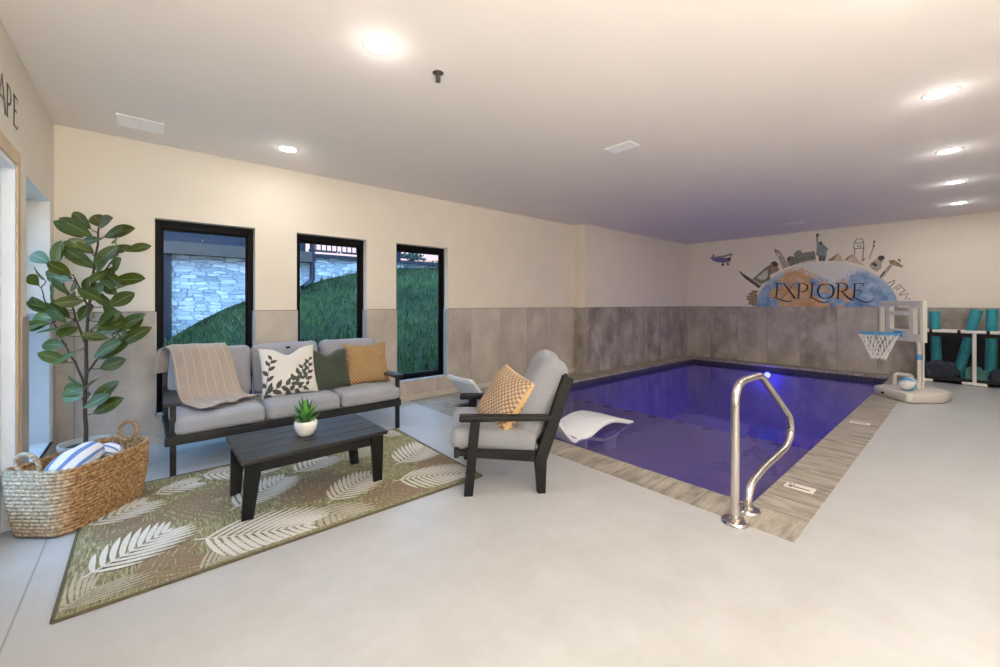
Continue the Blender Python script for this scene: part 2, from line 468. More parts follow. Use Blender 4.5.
def leafmat(name, a, b, rough, rib):
    t = NT(name); n = t.noise(t.obj(), 7); u, v, _ = t.sep(t.uv())
    g = t.n('ShaderNodeNewGeometry'); 
    col = t.mix(n, a, b)
    mid = t.ramp(t.math('ABSOLUTE', t.math('SUBTRACT', u, .5)), [(.02, (1,1,1,1)), (.06, (0,0,0,1))])
    col = t.mix(t.math('MULTIPLY', mid, .45), col, rib); col = t.mix(g.outputs['Backfacing'], col, tuple(min(1,x*1.5) for x in b[:3])+(1,))
    return t.set(Base_Color=col, Roughness=rough, Specular_IOR_Level=.3)
M['rubber_leaf'] = leafmat('rubber_leaf', srgb(44,60,20), srgb(96,110,46), .30, srgb(150,160,110))
M['succulent'] = leafmat('succulent_leaf', srgb(34,84,40), srgb(86,140,66), .45, srgb(110,160,90))
def basket_mat():
    t = NT('seagrass'); o = t.obj(); x, y, z = t.sep(o)
    n = t.noise(o, 60, 3); n2 = t.noise(o, 9, 3)
    col = t.ramp(n, [(.28, srgb(100,74,48)), (.5, srgb(160,127,90)), (.72, srgb(200,170,130))])
    wh = t.ramp(n, [(.28, srgb(116,98,76)), (.5, srgb(172,156,130)), (.72, srgb(208,195,172))])
    k = t.math('ADD', x, t.math('MULTIPLY', t.math('SUBTRACT', n2, .5), .10))
    f = t.ramp(t.math('MULTIPLY_ADD', k, -2.0, -.07), [(.40, (0,0,0,1)), (.52, (1,1,1,1))])
    col = t.mix(f, col, wh)
    return t.set(Base_Color=col, Roughness=.8, Specular_IOR_Level=.2)
M['basket'] = basket_mat()
def towel_mat():
    t = NT('striped_towel'); u, v, _ = t.sep(t.uv())
    s = t.math('SINE', t.math('MULTIPLY', u, 6.2832*7)); n = t.noise(t.obj(), 90, 2)
    col = t.mix(t.ramp(s, [(.42, (0,0,0,1)), (.50, (1,1,1,1))]), srgb(226,228,232), srgb(112,142,198))
    t.bump(n, .5, .004)
    return t.set(Base_Color=col, Roughness=.95, Specular_IOR_Level=.1)
M['towel'] = towel_mat()
def rug_mat():
    t = NT('rug_green_weave'); o = t.obj()
    n1 = t.noise(t.mapv(o, (26, 3.2, 1)), 4.2, 5, .7); n2 = t.noise(o, 2.2, 3); n3 = t.noise(o, 170, 2)
    col = t.ramp(n1, [(.34, srgb(84,80,56)), (.45, srgb(126,121,88)), (.54, srgb(158,152,114)), (.66, srgb(202,196,166))])
    col = t.mix(t.math('MULTIPLY', n2, .2), col, srgb(150,138,112)); col = t.mix(.12, col, t.ramp(n3, [(.3, srgb(70,66,50)), (.7, srgb(205,200,170))]))
    t.bump(n3, .4, .004)
    return t.set(Base_Color=col, Roughness=.95, Specular_IOR_Level=.1)
M['rug'] = rug_mat()
M['rug_white'] = mat('rug_white_frond', srgb(218,214,203), .95, var=.06, scale=60, bump=.3, bscale=120, spec=.1)
M['rug_brown'] = mat('rug_brown_frond', srgb(142,124,104), .95, var=.12, scale=60, bump=.3, bscale=120, spec=.1)
M['rug_grey'] = mat('rug_grey_frond', srgb(184,178,160), .95, var=.1, scale=60, bump=.3, bscale=120, spec=.1)
M['rug_edge'] = mat('rug_binding', srgb(98,90,70), .95, var=.1, scale=60)
M['lamp'] = mat('lamp_lens', (1,1,1,1), .5, emit=(1,.93,.82,1), estr=14)
M['sprinkler'] = mat('sprinkler_metal', srgb(120,112,104), .3, .8)
M['vent_white'] = mat('vent_white', srgb(250,249,247), .5)
M['vent_dark'] = mat('vent_dark', srgb(84,80,76), .6)
M['ink'] = mat('black_lettering', srgb(34,30,30), .6, var=.1)
M['ink_soft'] = mat('grey_lettering', srgb(66,62,58), .6, var=.15, scale=30)
for k, c in dict(brown=(158,136,110), stone=(176,164,146), dark=(92,84,78), green=(126,130,108), pale=(202,198,184), grey=(138,136,128), teal=(136,150,148), sand=(206,188,164), violet=(112,110,150)).items():
    M['paint_'+k] = mat('mural_'+k, srgb(*c), .75, var=.3, scale=26, spec=.15)
def globe_mat():
    t = NT('watercolour_globe'); o = t.obj(); x, y, z = t.sep(o)
    # y runs towards the windows, z up, origin at the foot of the globe
    n = t.noise(t.mapv(o, (1,1,1), (3.1,1.7,.4)), 2.6, 6, .6); n2 = t.noise(t.mapv(o, (1,1,1), (0,5.2,2.2)), 5.5, 5, .6); n3 = t.noise(o, 16, 4)
    blue = t.ramp(n2, [(.28, srgb(92,122,164)), (.45, srgb(128,158,194)), (.6, srgb(166,188,208)), (.75, srgb(206,214,218))])
    oran = t.ramp(n2, [(.3, srgb(190,146,100)), (.5, srgb(206,168,126)), (.72, srgb(222,196,164))])
    whit = t.mix(n3, srgb(206,208,206), srgb(228,224,216))
    # land mostly on the left half, clouds at upper right
    lw = t.math('MULTIPLY_ADD', y, .20, t.math('ADD', n, -.02)); lw = t.math('SUBTRACT', lw, t.math('MULTIPLY', t.math('MAXIMUM', t.math('SUBTRACT', y, .55), 0.0), 1.2))
    land = t.ramp(lw, [(.43, (0,0,0,1)), (.465, (1,1,1,1))])
    cw = t.math('ADD', t.math('MULTIPLY', z, .56), t.math('ADD', t.math('MULTIPLY', t.math('ABSOLUTE', t.math('ADD', y, .22)), -.35), t.math('MULTIPLY', n3, .25)))
    cl = t.ramp(cw, [(.33, (0,0,0,1)), (.42, (1,1,1,1))])
    col = t.mix(land, blue, oran); col = t.mix(cl, col, whit)
    rim = t.n('ShaderNodeVectorMath', {0: t.mapv(o, (0, 1/1.14, 1/.89))}, operation='LENGTH').outputs[1]
    col = t.mix(t.ramp(rim, [(.90, (0,0,0,1)), (1.0, (.8,.8,.8,1))]), col, t.mix(t.math('MULTIPLY', z, 1.3), srgb(116,146,184), srgb(222,222,218)))
    return t.set(Base_Color=col, Roughness=.75, Specular_IOR_Level=.15)
M['globe'] = globe_mat()
# outside
def stone_mat():
    t = NT('stacked_stone'); o = t.obj(); x, y, z = t.sep(o)
    w = t.noise(o, 2.5, 2)
    v = t.comb(t.math('MULTIPLY', t.math('ADD', x, t.math('MULTIPLY', w, .12)), 4.3), 0.0, t.math('MULTIPLY', t.math('ADD', z, t.math('MULTIPLY', w, .07)), 14.5))
    a = t.n('ShaderNodeTexVoronoi', {'Vector': v, 'Scale': 1.0, 'Randomness': .75}, feature='F1', distance='CHEBYCHEV')
    b = t.n('ShaderNodeTexVoronoi', {'Vector': v, 'Scale': 1.0, 'Randomness': .75}, feature='F2', distance='CHEBYCHEV')
    gap = t.ramp(t.math('SUBTRACT', b.outputs['Distance'], a.outputs['Distance']), [(.02, (1,1,1,1)), (.09, (0,0,0,1))])
    cell = t.sep(a.outputs['Color'])[0]; n = t.noise(o, 24, 4)
    col = t.ramp(cell, [(.05, srgb(176,182,194)), (.5, srgb(214,218,224)), (.95, srgb(238,239,242))])
    col = t.mix(t.math('MULTIPLY', n, .2), col, srgb(176,184,196)); col = t.mix(t.math('MULTIPLY', gap, .5), col, srgb(124,130,144))
    t.bump(t.math('SUBTRACT', t.math('ADD', cell, n), gap), .7, .03)
    return t.set(Base_Color=col, Roughness=.85)
M['stone'] = stone_mat()
M['siding'] = mat('navy_siding', srgb(18,32,54), .6, var=.06, scale=3)
M['beam'] = mat('grey_beam', srgb(88,78,72), .7, var=.1, scale=8)
M['navy'] = mat('navy_metal', srgb(22,30,46), .5, var=.1)
M['turf'] = mat('hillside_turf', srgb(34,60,24), .95, var=.4, scale=2, bump=.8, bscale=30, col2=srgb(10,30,8))
M['blade'] = mat('grass_blade', srgb(88,112,58), .8, var=.5, scale=1.3, col2=srgb(16,46,12))
M['concrete'] = mat('patio_concrete', srgb(150,150,150), .8, var=.1)
M['shrub'] = mat('shrub_leaf', srgb(60,96,66), .7, var=.3, scale=9)
# ---- measured outlines (metres)
PLANT_LEAVES = [[0.085,1.871,-0.065,1.981],[0.085,1.863,0.235,1.921],[0.093,1.792,-0.052,1.899],[0.038,1.792,-0.089,1.879],[0.116,1.792,0.302,1.863],[0.14,1.776,-0.01,1.753],[0.172,1.76,0.282,1.789],[0.061,1.634,0.187,1.745],[0.211,1.697,0.318,1.753],[0.038,1.674,-0.033,1.76],[0.014,1.619,-0.104,1.634],[0.045,1.556,-0.1,1.701],[0.053,1.516,0.203,1.626],[0.203,1.54,0.321,1.619],[-0.183,1.587,-0.352,1.663],[-0.167,1.54,-0.123,1.678],[-0.057,1.508,-0.073,1.579],[-0.112,1.485,-0.301,1.532],[-0.049,1.414,-0.191,1.461],[-0.065,1.351,-0.096,1.477],[0.045,1.5,-0.033,1.382],[0.077,1.492,0.203,1.382],[0.124,1.469,0.337,1.489],[0.14,1.366,0.25,1.445],[0.132,1.319,0.061,1.398],[0.108,1.272,0.25,1.37],[0.038,1.319,-0.033,1.303],[-0.349,1.429,-0.293,1.5],[-0.301,1.319,-0.223,1.429],[-0.301,1.225,-0.38,1.303],[-0.27,1.24,-0.238,1.335],[-0.238,1.177,-0.435,1.209],[-0.317,1.146,-0.427,1.114],[-0.27,1.146,-0.333,1.067],[-0.081,1.303,-0.246,1.366],[-0.073,1.177,-0.254,1.067],[-0.096,1.146,-0.144,1.288],[-0.049,1.161,-0.089,1.288],[0.014,1.193,0.108,1.24],[0.038,1.114,0.203,1.161],[0.085,1.161,0.25,1.225],[0.211,1.098,0.334,1.196],[-0.065,1.13,-0.033,1.067],[0.077,1.319,0.124,1.146],[0.172,1.035,0.093,1.067],[0.235,1.067,0.329,1.035],[0.014,1.414,0.085,1.288],[-0.128,1.256,-0.191,1.288],[0.156,1.556,0.116,1.461],[0.187,1.666,0.124,1.603],[-0.101,0.859,-0.221,0.934],[-0.014,0.621,-0.228,0.641],[-0.014,0.641,0.114,0.749],[-0.011,0.649,-0.056,0.754],[-0.014,0.513,0.125,0.604],[-0.014,0.453,0.185,0.558],[0.035,0.799,0.23,0.866],[0.08,0.881,0.312,0.987],[0.14,0.964,0.335,1.099],[-0.183,0.987,-0.424,0.979],[-0.116,1.062,-0.266,1.069],[0.05,1.062,0.2,1.159],[0.117,1.054,0.335,1.204],[-0.011,0.611,-0.131,0.558],[-0.056,0.949,-0.146,0.859]]
PLANT_STEMS = [[[-0.011,0.003],[-0.011,0.251],[-0.018,0.573],[-0.011,0.874],[0.004,1.174],[0.035,1.475],[0.072,1.738],[0.087,1.88]],[[-0.018,0.686],[-0.101,0.859],[-0.183,0.987],[-0.266,1.159],[-0.341,1.34],[-0.371,1.422]],[[-0.011,0.987],[-0.071,1.189],[-0.116,1.362],[-0.161,1.512],[-0.191,1.61]],[[-0.011,0.761],[0.08,0.911],[0.155,1.009],[0.2,1.099]],[[0.012,1.249],[-0.026,1.4],[-0.056,1.512]],[[0.035,1.437],[0.125,1.565],[0.192,1.685]]]
RUG_WHITE = [[-0.225,2.727,0.119,2.999,0.3],[0.199,2.773,0.755,2.517,0.4],[-0.276,3.341,0.012,3.511,0.24],[0.032,3.602,0.29,3.64,0.2],[0.285,3.801,0.795,3.58,0.24],[0.402,3.021,0.8,3.331,0.26],[0.843,3.364,1.158,3.541,0.25],[0.888,2.716,1.306,2.963,0.26],[1.352,2.741,1.833,2.482,0.32],[1.511,3.011,1.957,3.265,0.34],[1.722,3.766,2.017,3.714,0.2]]
RUG_BROWN = [[0.011,3.296,0.325,3.222,0.4],[-0.242,3.119,-0.016,3.229,0.3],[-0.063,2.491,0.2,2.61,0.34],[0.637,2.866,1.089,3.151,0.34],[1.038,2.535,1.413,2.602,0.32],[0.424,3.46,0.59,3.119,0.25],[1.569,2.735,1.983,2.915,0.26],[-0.222,3.679,-0.029,3.752,0.25]]
RUG_GREY = [[-0.285,2.496,-0.168,2.615,0.3],[0.183,2.439,0.373,2.504,0.26],[0.765,2.69,0.967,2.422,0.28],[1.203,3.388,1.516,3.479,0.22]]
MURAL_POLYS = [('palace','brown',[[3.104,1.24],[3.122,1.353],[3.1,1.474],[3.135,1.514],[3.079,1.557],[3.122,1.582],[3.191,1.594],[3.253,1.575],[3.2,1.555],[3.297,1.517],[3.253,1.477],[3.355,1.468],[3.297,1.418],[3.342,1.388],[3.266,1.348],[3.315,1.269],[3.253,1.279],[3.2,1.24]]),('spire_tower','stone',[[3.505,2.06],[3.432,2.0],[3.355,1.946],[3.019,1.706],[3.079,1.63],[3.355,1.857],[3.423,1.94]]),('spire_tower','dark',[[3.505,2.06],[3.423,2.0],[3.044,1.668],[3.079,1.63],[3.355,1.857],[3.423,1.94]]),('iron_bridge','green',[[3.209,1.84],[2.943,2.088],[2.851,2.139],[2.835,2.062],[2.868,1.892],[2.851,1.815],[3.027,1.725]]),('iron_bridge','pale',[[3.13,1.866],[2.943,2.021],[2.909,2.023],[2.909,1.894],[2.943,1.828],[3.027,1.803]]),('temple','brown',[[2.868,2.14],[2.818,2.194],[2.757,2.199],[2.704,2.129],[2.729,2.083],[2.688,2.033],[2.729,1.979],[2.818,1.946],[2.868,1.92]]),('temple','dark',[[2.851,2.177],[2.785,2.215],[2.712,2.148],[2.729,2.093],[2.794,2.088]]),('clock_tower','stone',[[2.802,2.554],[2.777,2.466],[2.688,2.429],[2.6,2.262],[2.506,2.087],[2.632,2.03],[2.704,2.27],[2.761,2.36]]),('clock_tower','dark',[[2.802,2.554],[2.777,2.457],[2.729,2.442],[2.769,2.399]]),('clock_tower','pale',[[2.737,2.358],[2.712,2.384],[2.68,2.362],[2.68,2.325],[2.712,2.309],[2.737,2.33]]),('great_wall','green',[[2.561,2.258],[2.491,2.299],[2.406,2.264],[2.27,2.334],[2.072,2.271],[2.058,2.163],[2.27,2.143],[2.499,2.077],[2.545,2.173]]),('great_wall','grey',[[2.444,2.322],[2.383,2.399],[2.315,2.402],[2.292,2.336],[2.086,2.361],[2.065,2.261],[2.277,2.253],[2.414,2.246]]),('great_wall','dark',[[2.553,2.23],[2.499,2.281],[2.491,2.215],[2.522,2.19]]),('great_wall','pale',[[2.499,2.086],[2.27,2.161],[2.058,2.189],[2.058,2.145],[2.27,2.116]]),('statue','teal',[[2.061,2.68],[2.05,2.714],[2.015,2.7],[2.011,2.664],[2.029,2.649],[2.025,2.533],[1.997,2.548],[1.965,2.535],[1.951,2.481],[1.923,2.46],[1.86,2.383],[1.895,2.317],[1.888,2.246],[1.916,2.143],[2.015,2.15],[2.022,2.257],[2.065,2.279],[2.05,2.385],[2.05,2.509]]),('statue','dark',[[2.061,2.68],[2.05,2.714],[2.015,2.7],[2.011,2.664],[2.033,2.64],[2.047,2.651]]),('statue','dark',[[2.004,2.522],[1.972,2.536],[1.954,2.499],[1.972,2.465],[1.997,2.468]]),('statue','dark',[[1.997,2.255],[1.972,2.253],[1.969,2.147],[2.011,2.15]]),('statue','dark',[[1.944,2.251],[1.923,2.249],[1.916,2.143],[1.951,2.145]]),('pyramid','sand',[[1.881,2.149],[1.696,2.289],[1.63,2.112]]),('pyramid','brown',[[1.881,2.149],[1.696,2.289],[1.791,2.133]]),('pyramid','sand',[[1.623,2.137],[1.499,2.254],[1.314,2.004],[1.473,2.074]]),('pyramid','brown',[[1.623,2.137],[1.499,2.254],[1.564,2.141]]),('needle_tower','stone',[[1.191,2.463],[1.173,2.453],[1.179,2.413],[1.185,2.356],[1.246,2.123],[1.265,2.133],[1.203,2.35],[1.209,2.375]]),('needle_tower','dark',[[1.209,2.383],[1.17,2.371],[1.188,2.34]]),('needle_tower','dark',[[1.197,2.472],[1.17,2.461],[1.179,2.421],[1.197,2.423]]),('seated_figure','stone',[[1.258,2.009],[1.222,2.072],[1.143,2.131],[1.124,2.179],[1.059,2.181],[1.035,2.131],[1.065,2.076],[1.089,2.021],[1.083,1.956],[1.143,1.887],[1.222,1.941]]),('seated_figure','dark',[[1.137,2.139],[1.118,2.178],[1.059,2.177],[1.041,2.131],[1.071,2.093],[1.112,2.088]]),('seated_figure','dark',[[1.228,2.04],[1.185,2.061],[1.13,2.008],[1.173,1.978]]),('observation_tower','stone',[[1.124,1.78],[0.976,2.013],[0.936,1.986],[1.053,1.784],[1.095,1.746]]),('observation_tower','brown',[[0.988,2.086],[0.918,2.089],[0.799,1.969],[0.81,1.938],[0.924,1.986],[0.976,2.021]]),('observation_tower','brown',[[0.878,2.094],[0.85,2.107],[0.827,2.066],[0.844,2.027]]),('observation_tower','dark',[[1.124,1.763],[1.053,1.897],[1.035,1.88],[1.106,1.746]]),('domed_tower','brown',[[1.358,2.149],[1.308,2.153],[1.339,2.089],[1.371,2.117]])]
MURAL_LINES = [('domed_tower',[[1.473,2.176],[1.46,2.334],[1.479,2.362],[1.466,2.453],[1.333,2.438],[1.333,2.347],[1.346,2.157]]),('domed_tower',[[1.466,2.453],[1.434,2.525],[1.358,2.524],[1.333,2.438]]),('domed_tower',[[1.46,2.343],[1.339,2.347]]),('domed_tower',[[1.422,2.414],[1.409,2.38],[1.377,2.376],[1.365,2.408]]),('stone_arches',[[1.017,1.654],[0.907,1.721]]),('stone_arches',[[0.976,1.596],[0.913,1.674],[0.924,1.722]]),('stone_arches',[[0.924,1.562],[0.844,1.639],[0.776,1.527],[0.855,1.458]]),('stone_arches',[[0.895,1.538],[0.833,1.592]]),('stone_arches',[[0.85,1.442],[0.737,1.479],[0.771,1.37]]),('stone_arches',[[0.737,1.37],[0.71,1.385]])]
EXPLORE_STROKES = [('E',[[2.729,1.724],[2.737,1.564],[2.757,1.413]],[0.0288,0.0288,0.0288]),('E',[[2.785,1.717],[2.729,1.729],[2.648,1.721],[2.585,1.691]],[0.0072,0.0144,0.0144,0.0216]),('E',[[2.729,1.582],[2.624,1.589]],[0.0108,0.0144]),('E',[[2.81,1.423],[2.753,1.417],[2.688,1.384],[2.597,1.346],[2.506,1.341],[2.46,1.373]],[0.0108,0.018,0.0216,0.0252,0.018,0.0072]),('X',[[2.608,1.71],[2.538,1.606],[2.414,1.4]],[0.018,0.0324,0.0324]),('X',[[2.444,1.705],[2.538,1.55],[2.648,1.402]],[0.0108,0.0108,0.0108]),('X',[[2.64,1.712],[2.577,1.714]],[0.0108,0.0108]),('X',[[2.452,1.4],[2.383,1.4]],[0.0108,0.0108]),('P',[[2.338,1.701],[2.353,1.399]],[0.0288,0.0288]),('P',[[2.383,1.702],[2.27,1.707],[2.203,1.66],[2.211,1.579],[2.277,1.535],[2.338,1.545]],[0.0108,0.0144,0.0252,0.0288,0.018,0.0108]),('P',[[2.391,1.4],[2.307,1.399]],[0.0108,0.0108]),('L',[[2.115,1.693],[2.137,1.416]],[0.0288,0.0288]),('L',[[2.152,1.694],[2.079,1.692]],[0.0108,0.0108]),('L',[[2.181,1.416],[2.115,1.411],[2.05,1.361],[1.961,1.317],[1.891,1.325],[1.857,1.351]],[0.0108,0.018,0.0252,0.0252,0.018,0.0072]),('O',[[1.902,1.685],[1.805,1.647],[1.778,1.542],[1.812,1.43],[1.902,1.396],[1.993,1.432],[2.029,1.548],[1.993,1.653],[1.902,1.685]],[0.0108,0.0288,0.036,0.0288,0.0108,0.0288,0.036,0.0288,0.0108]),('R',[[1.703,1.678],[1.713,1.394]],[0.0288,0.0288]),('R',[[1.744,1.68],[1.643,1.689],[1.577,1.648],[1.583,1.572],[1.643,1.535],[1.703,1.54]],[0.0108,0.0144,0.0252,0.0288,0.018,0.0108]),('R',[[1.656,1.535],[1.564,1.41],[1.505,1.367],[1.46,1.366]],[0.018,0.0324,0.0288,0.0108]),('R',[[1.75,1.394],[1.67,1.393]],[0.0108,0.0108]),('E',[[1.46,1.669],[1.473,1.4]],[0.0288,0.0288]),('E',[[1.499,1.671],[1.409,1.68],[1.333,1.665],[1.339,1.632]],[0.0072,0.0144,0.018,0.018]),('E',[[1.46,1.543],[1.383,1.55],[1.377,1.516]],[0.0108,0.0144,0.018]),('E',[[1.512,1.405],[1.46,1.404],[1.393,1.358],[1.308,1.32],[1.237,1.332],[1.191,1.373]],[0.0108,0.018,0.0216,0.0252,0.018,0.0072])]
AIRPLANE_POLYS = [('violet',[[4.114,2.388],[4.074,2.406],[4.044,2.477],[4.014,2.453],[4.014,2.39],[3.788,2.371],[3.711,2.334],[3.711,2.272],[3.798,2.248],[3.944,2.27],[4.054,2.32]]),('grey',[[3.994,2.41],[3.798,2.424],[3.626,2.459],[3.617,2.418],[3.788,2.382],[3.984,2.377]]),('dark',[[3.74,2.357],[3.673,2.372],[3.655,2.319],[3.683,2.27],[3.73,2.274]]),('violet',[[3.905,2.329],[3.788,2.309],[3.788,2.268],[3.895,2.276]]),('dark',[[3.856,2.221],[3.827,2.24],[3.798,2.228],[3.798,2.186],[3.827,2.173],[3.856,2.19]]),('dark',[[3.74,2.234],[3.711,2.247],[3.688,2.225],[3.692,2.189],[3.721,2.181],[3.74,2.203]]),('dark',[[3.827,2.281],[3.807,2.28],[3.817,2.219],[3.831,2.22]]),('dark',[[3.769,2.277],[3.75,2.281],[3.711,2.221],[3.726,2.217]]),('dark',[[3.645,2.441],[3.626,2.439],[3.673,2.239],[3.688,2.25]])]
# ------------------------------------------------------------------ room dimensions (metres)
XL, XF = -.567, 10.252          # door wall, mural wall
YW, YJ, XJ = 4.933, 4.679, 6.13 # window wall, its thicker stretch along the pool, where that starts
YB = -2.6                       # wall behind the camera
H = 2.771; WZ = 1.22            # ceiling, tile height
PX0, PX1, PY0, PY1 = 2.936, 9.855, .913, 4.354   # pool opening
CX0, CY0 = 2.658, .629          # outer edge of the coping
WIN = [(.065,.87), (1.275,2.08), (2.48,3.285)]; WB, WT = .26, 2.09
L4 = (3.89, 4.745, .2, 2.1)     # window in the door wall (y0,y1,z0,z1)
D1 = (2.72, 3.63, 0, 2.10)      # door

def wall_with_holes(mb, a0, a1, z0, z1, holes, put):
    xs = sorted(set([a0, a1]+[h[0] for h in holes]+[h[1] for h in holes]))
    for i in range(len(xs)-1):
        m = (xs[i]+xs[i+1])/2
        hs = [h for h in holes if h[0] < m < h[1]]
        if not hs: put(xs[i], xs[i+1], z0, z1)
        else:
            h = hs[0]
            if h[2] > z0: put(xs[i], xs[i+1], z0, h[2])
            if h[3] < z1: put(xs[i], xs[i+1], h[3], z1)

# floor slab around the pool
mb = MB(); mb.box(XL-.25, CX0, YB-.2, YW+.25, -.12, 0); mb.box(CX0, XF+.2, YB-.2, CY0, -.12, 0)
struct(mb.build('floor', M['floor']))
mb = MB(); mb.box(XL-.25, XF+.2, YB-.2, YW+.25, H, H+.12)
struct(mb.build('ceiling', M['ceil']))
# walls
T = .24
mb = MB(); hs = [(a, b, WB, WT) for a, b in WIN]
wall_with_holes(mb, XL-.25, XJ, 0, H, hs, lambda a, b, c, d: mb.box(a, b, YW, YW+T, c, d))
mb.box(XJ, XF+.2, YJ, YW+T, 0, H)
struct(mb.build('wall_back', M['paint']))
mb = MB(); hs = [(D1[0], D1[1], 0, D1[3]), L4]
wall_with_holes(mb, YB-.2, YW, 0, H, hs, lambda a, b, c, d: mb.box(XL-T, XL, a, b, c, d))
struct(mb.build('wall_left', M['paint']))
mb = MB(); mb.box(XF, XF+.2, YB-.2, YJ, 0, H); struct(mb.build('wall_right', M['paint']))
mb = MB(); mb.box(XL, XF, YB-.2, YB, 0, H); struct(mb.build('wall_front', M['paint']))
# tile cladding up to 1.22 m
tt = .012
mb = MB(); hs = [(a, b, WB, WZ+1) for a, b in WIN]
wall_with_holes(mb, XL, XJ, .0, WZ, [(a, b, c, WZ) for a, b, c, d in hs], lambda a, b, c, d: mb.box(a, b, YW-tt, YW, c, d))
for a, b in WIN:   # tiled reveals and sills
    mb.box(b, b+.0, YW, YW, WB, WZ) if False else None
struct(mb.build('trim_1', M['tile_back']))
mb = MB(); mb.box(XJ-tt, XF, YJ-tt, YJ, 0, WZ); mb.box(XJ-tt, XJ, YJ, YW-tt, 0, WZ)
struct(mb.build('trim_2', M['tile_back2']))
mb = MB(); mb.box(XF-tt, XF, YB, YJ-tt, 0, WZ); struct(mb.build('trim_3', M['tile_far']))
mb = MB(); wall_with_holes(mb, 3.70, YW-tt, 0, WZ, [(L4[0], L4[1], L4[2], WZ)], lambda a, b, c, d: mb.box(XL, XL+tt, a, b, c, d))
mb.box(XL, XL+tt, YB, D1[0]-.075, 0, WZ)
struct(mb.build('trim_4', M['tile_left']))
# tiled lining of the lower window reveals
M['reveal_tile'] = mat('reveal_tile', srgb(176,180,182), .4, var=.06, scale=5)
for k, (a, b) in enumerate(WIN):
    mb = MB(); mb.box(b-.012, b, YW, YW+.1, WB, WZ); mb.box(a, a+.012, YW, YW+.1, WB, WZ)
    struct(mb.build('trim_%d' % (5+k), M['reveal_tile']))
# metal edge strip where tile meets paint, and low skirting
mb = MB()
wall_with_holes(mb, XL+tt, XJ-tt, WZ, WZ+.006, [(a, b, WZ, WZ+.006) for a, b in WIN], lambda a, b, c, d: mb.box(a, b, YW-tt-.002, YW, WZ, WZ+.006))
mb.box(XJ-tt-.002, XF-tt, YJ-tt-.002, YJ, WZ, WZ+.006); mb.box(XF-tt-.002, XF, YB, YJ-tt, WZ, WZ+.006)
M['edge_strip'] = mat('tile_edge_strip', srgb(126,118,108), .4, .3)
struct(mb.build('trim_8', M['edge_strip']))
mb = MB(); mb.box(XL+tt, XJ-tt, YW-tt-.016, YW-tt, 0, .075)
M['skirt'] = mat('baseboard_stone', srgb(204,196,184), .5, var=.05, scale=7)
struct(mb.build('baseboard_back', M['skirt']))
mb = MB(); mb.box(XL+tt, XL+tt+.014, 3.72, YW-.03, 0, .075); struct(mb.build('baseboard_left', M['skirt']))

# windows in the window wall
for k, (a, b) in enumerate(WIN):
    r = sroot('window_%d' % (k+1), ((a+b)/2, YW+.1, WB))
    w = (b-a)/2; h = WT-WB
    mb = MB()
    for x0, x1, z0, z1 in ((-w,-w+.05,0,h), (w-.05,w,0,h), (-w+.05,w-.05,0,.06), (-w+.05,w-.05,h-.075,h)):
        mb.box(x0, x1, 0, .075, z0, z1)
    for x0, x1, z0, z1 in ((-w+.05,-w+.066,.06,h-.075), (w-.066,w-.05,.06,h-.075), (-w+.066,w-.066,.06,.078), (-w+.066,w-.066,h-.093,h-.075)):
        mb.box(x0, x1, .02, .06, z0, z1)
    struct(mb.build('frame', M['black_frame'], r, bevel=.004))
    mb = MB(); mb.box(-w+.08, w-.08, .038, .044, .07, h-.085); struct(mb.build('pane', M['glass'], r))
    mb = MB(); mb.box(-w, w, -.1, 0, 0, .008); struct(mb.build('sill', M['reveal_tile'], r))
# window in the door wall
r = sroot('window_4', (XL-.14, (L4[0]+L4[1])/2, L4[2])); w = (L4[1]-L4[0])/2; h = L4[3]-L4[2]
mb = MB()
for y0, y1, z0, z1 in ((-w,-w+.04,0,h), (w-.04,w,0,h), (-w+.04,w-.04,0,.04), (-w+.04,w-.04,h-.04,h)):
    mb.box(-.06, 0, y0, y1, z0, z1)
struct(mb.build('frame', M['white_trim'], r, bevel=.004))
mb = MB(); mb.box(-.035, -.029, -w+.04, w-.04, .04, h-.04); struct(mb.build('pane', M['glass'], r))
mb = MB(); mb.box(-.0, .14, -w, w, 0, .012); struct(mb.build('sill', M['reveal_tile'], r))
mb = MB(); mb.box(.14, .155, -w, w, .0, .012); struct(mb.build('sill_edge', M['black_frame'], r))
mb = MB(); mb.box(.0, .14, w-.012, w, .012, WZ-L4[2]); mb.box(.0, .14, -w, -w+.012, .012, WZ-L4[2]); struct(mb.build('reveal', M['reveal_tile'], r))
# door with tan casing, white frame, glazed leaf
r = sroot('door_1', (XL, (D1[0]+D1[1])/2, 0)); w = (D1[1]-D1[0])/2; h = D1[3]
mb = MB()
mb.box(0, .007, -w-.07, -w, 0, h+.085); mb.box(0, .007, w, w+.07, 0, h+.085); mb.box(0, .007, -w, w, h, h+.085)
struct(mb.build('casing', M['casing'], r, bevel=.002))
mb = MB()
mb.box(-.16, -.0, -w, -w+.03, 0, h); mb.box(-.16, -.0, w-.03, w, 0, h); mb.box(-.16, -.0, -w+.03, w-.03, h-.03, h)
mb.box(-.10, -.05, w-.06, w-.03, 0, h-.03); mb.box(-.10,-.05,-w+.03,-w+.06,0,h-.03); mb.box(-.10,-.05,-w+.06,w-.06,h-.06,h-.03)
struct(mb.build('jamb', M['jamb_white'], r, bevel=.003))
mb = MB()
a = w-.062
for y0, y1, z0, z1 in ((-a,-a+.1,.01,h-.065), (a-.1,a,.01,h-.065), (-a+.1,a-.1,.01,.22), (-a+.1,a-.1,h-.185,h-.065)):
    mb.box(-.10, -.058, y0, y1, z0, z1)
struct(mb.build('door_leaf', M['white_trim'], r, bevel=.004))
mb = MB(); mb.box(-.083, -.077, -a+.1, a-.1, .22, h-.185); struct(mb.build('pane', M['glass'], r))

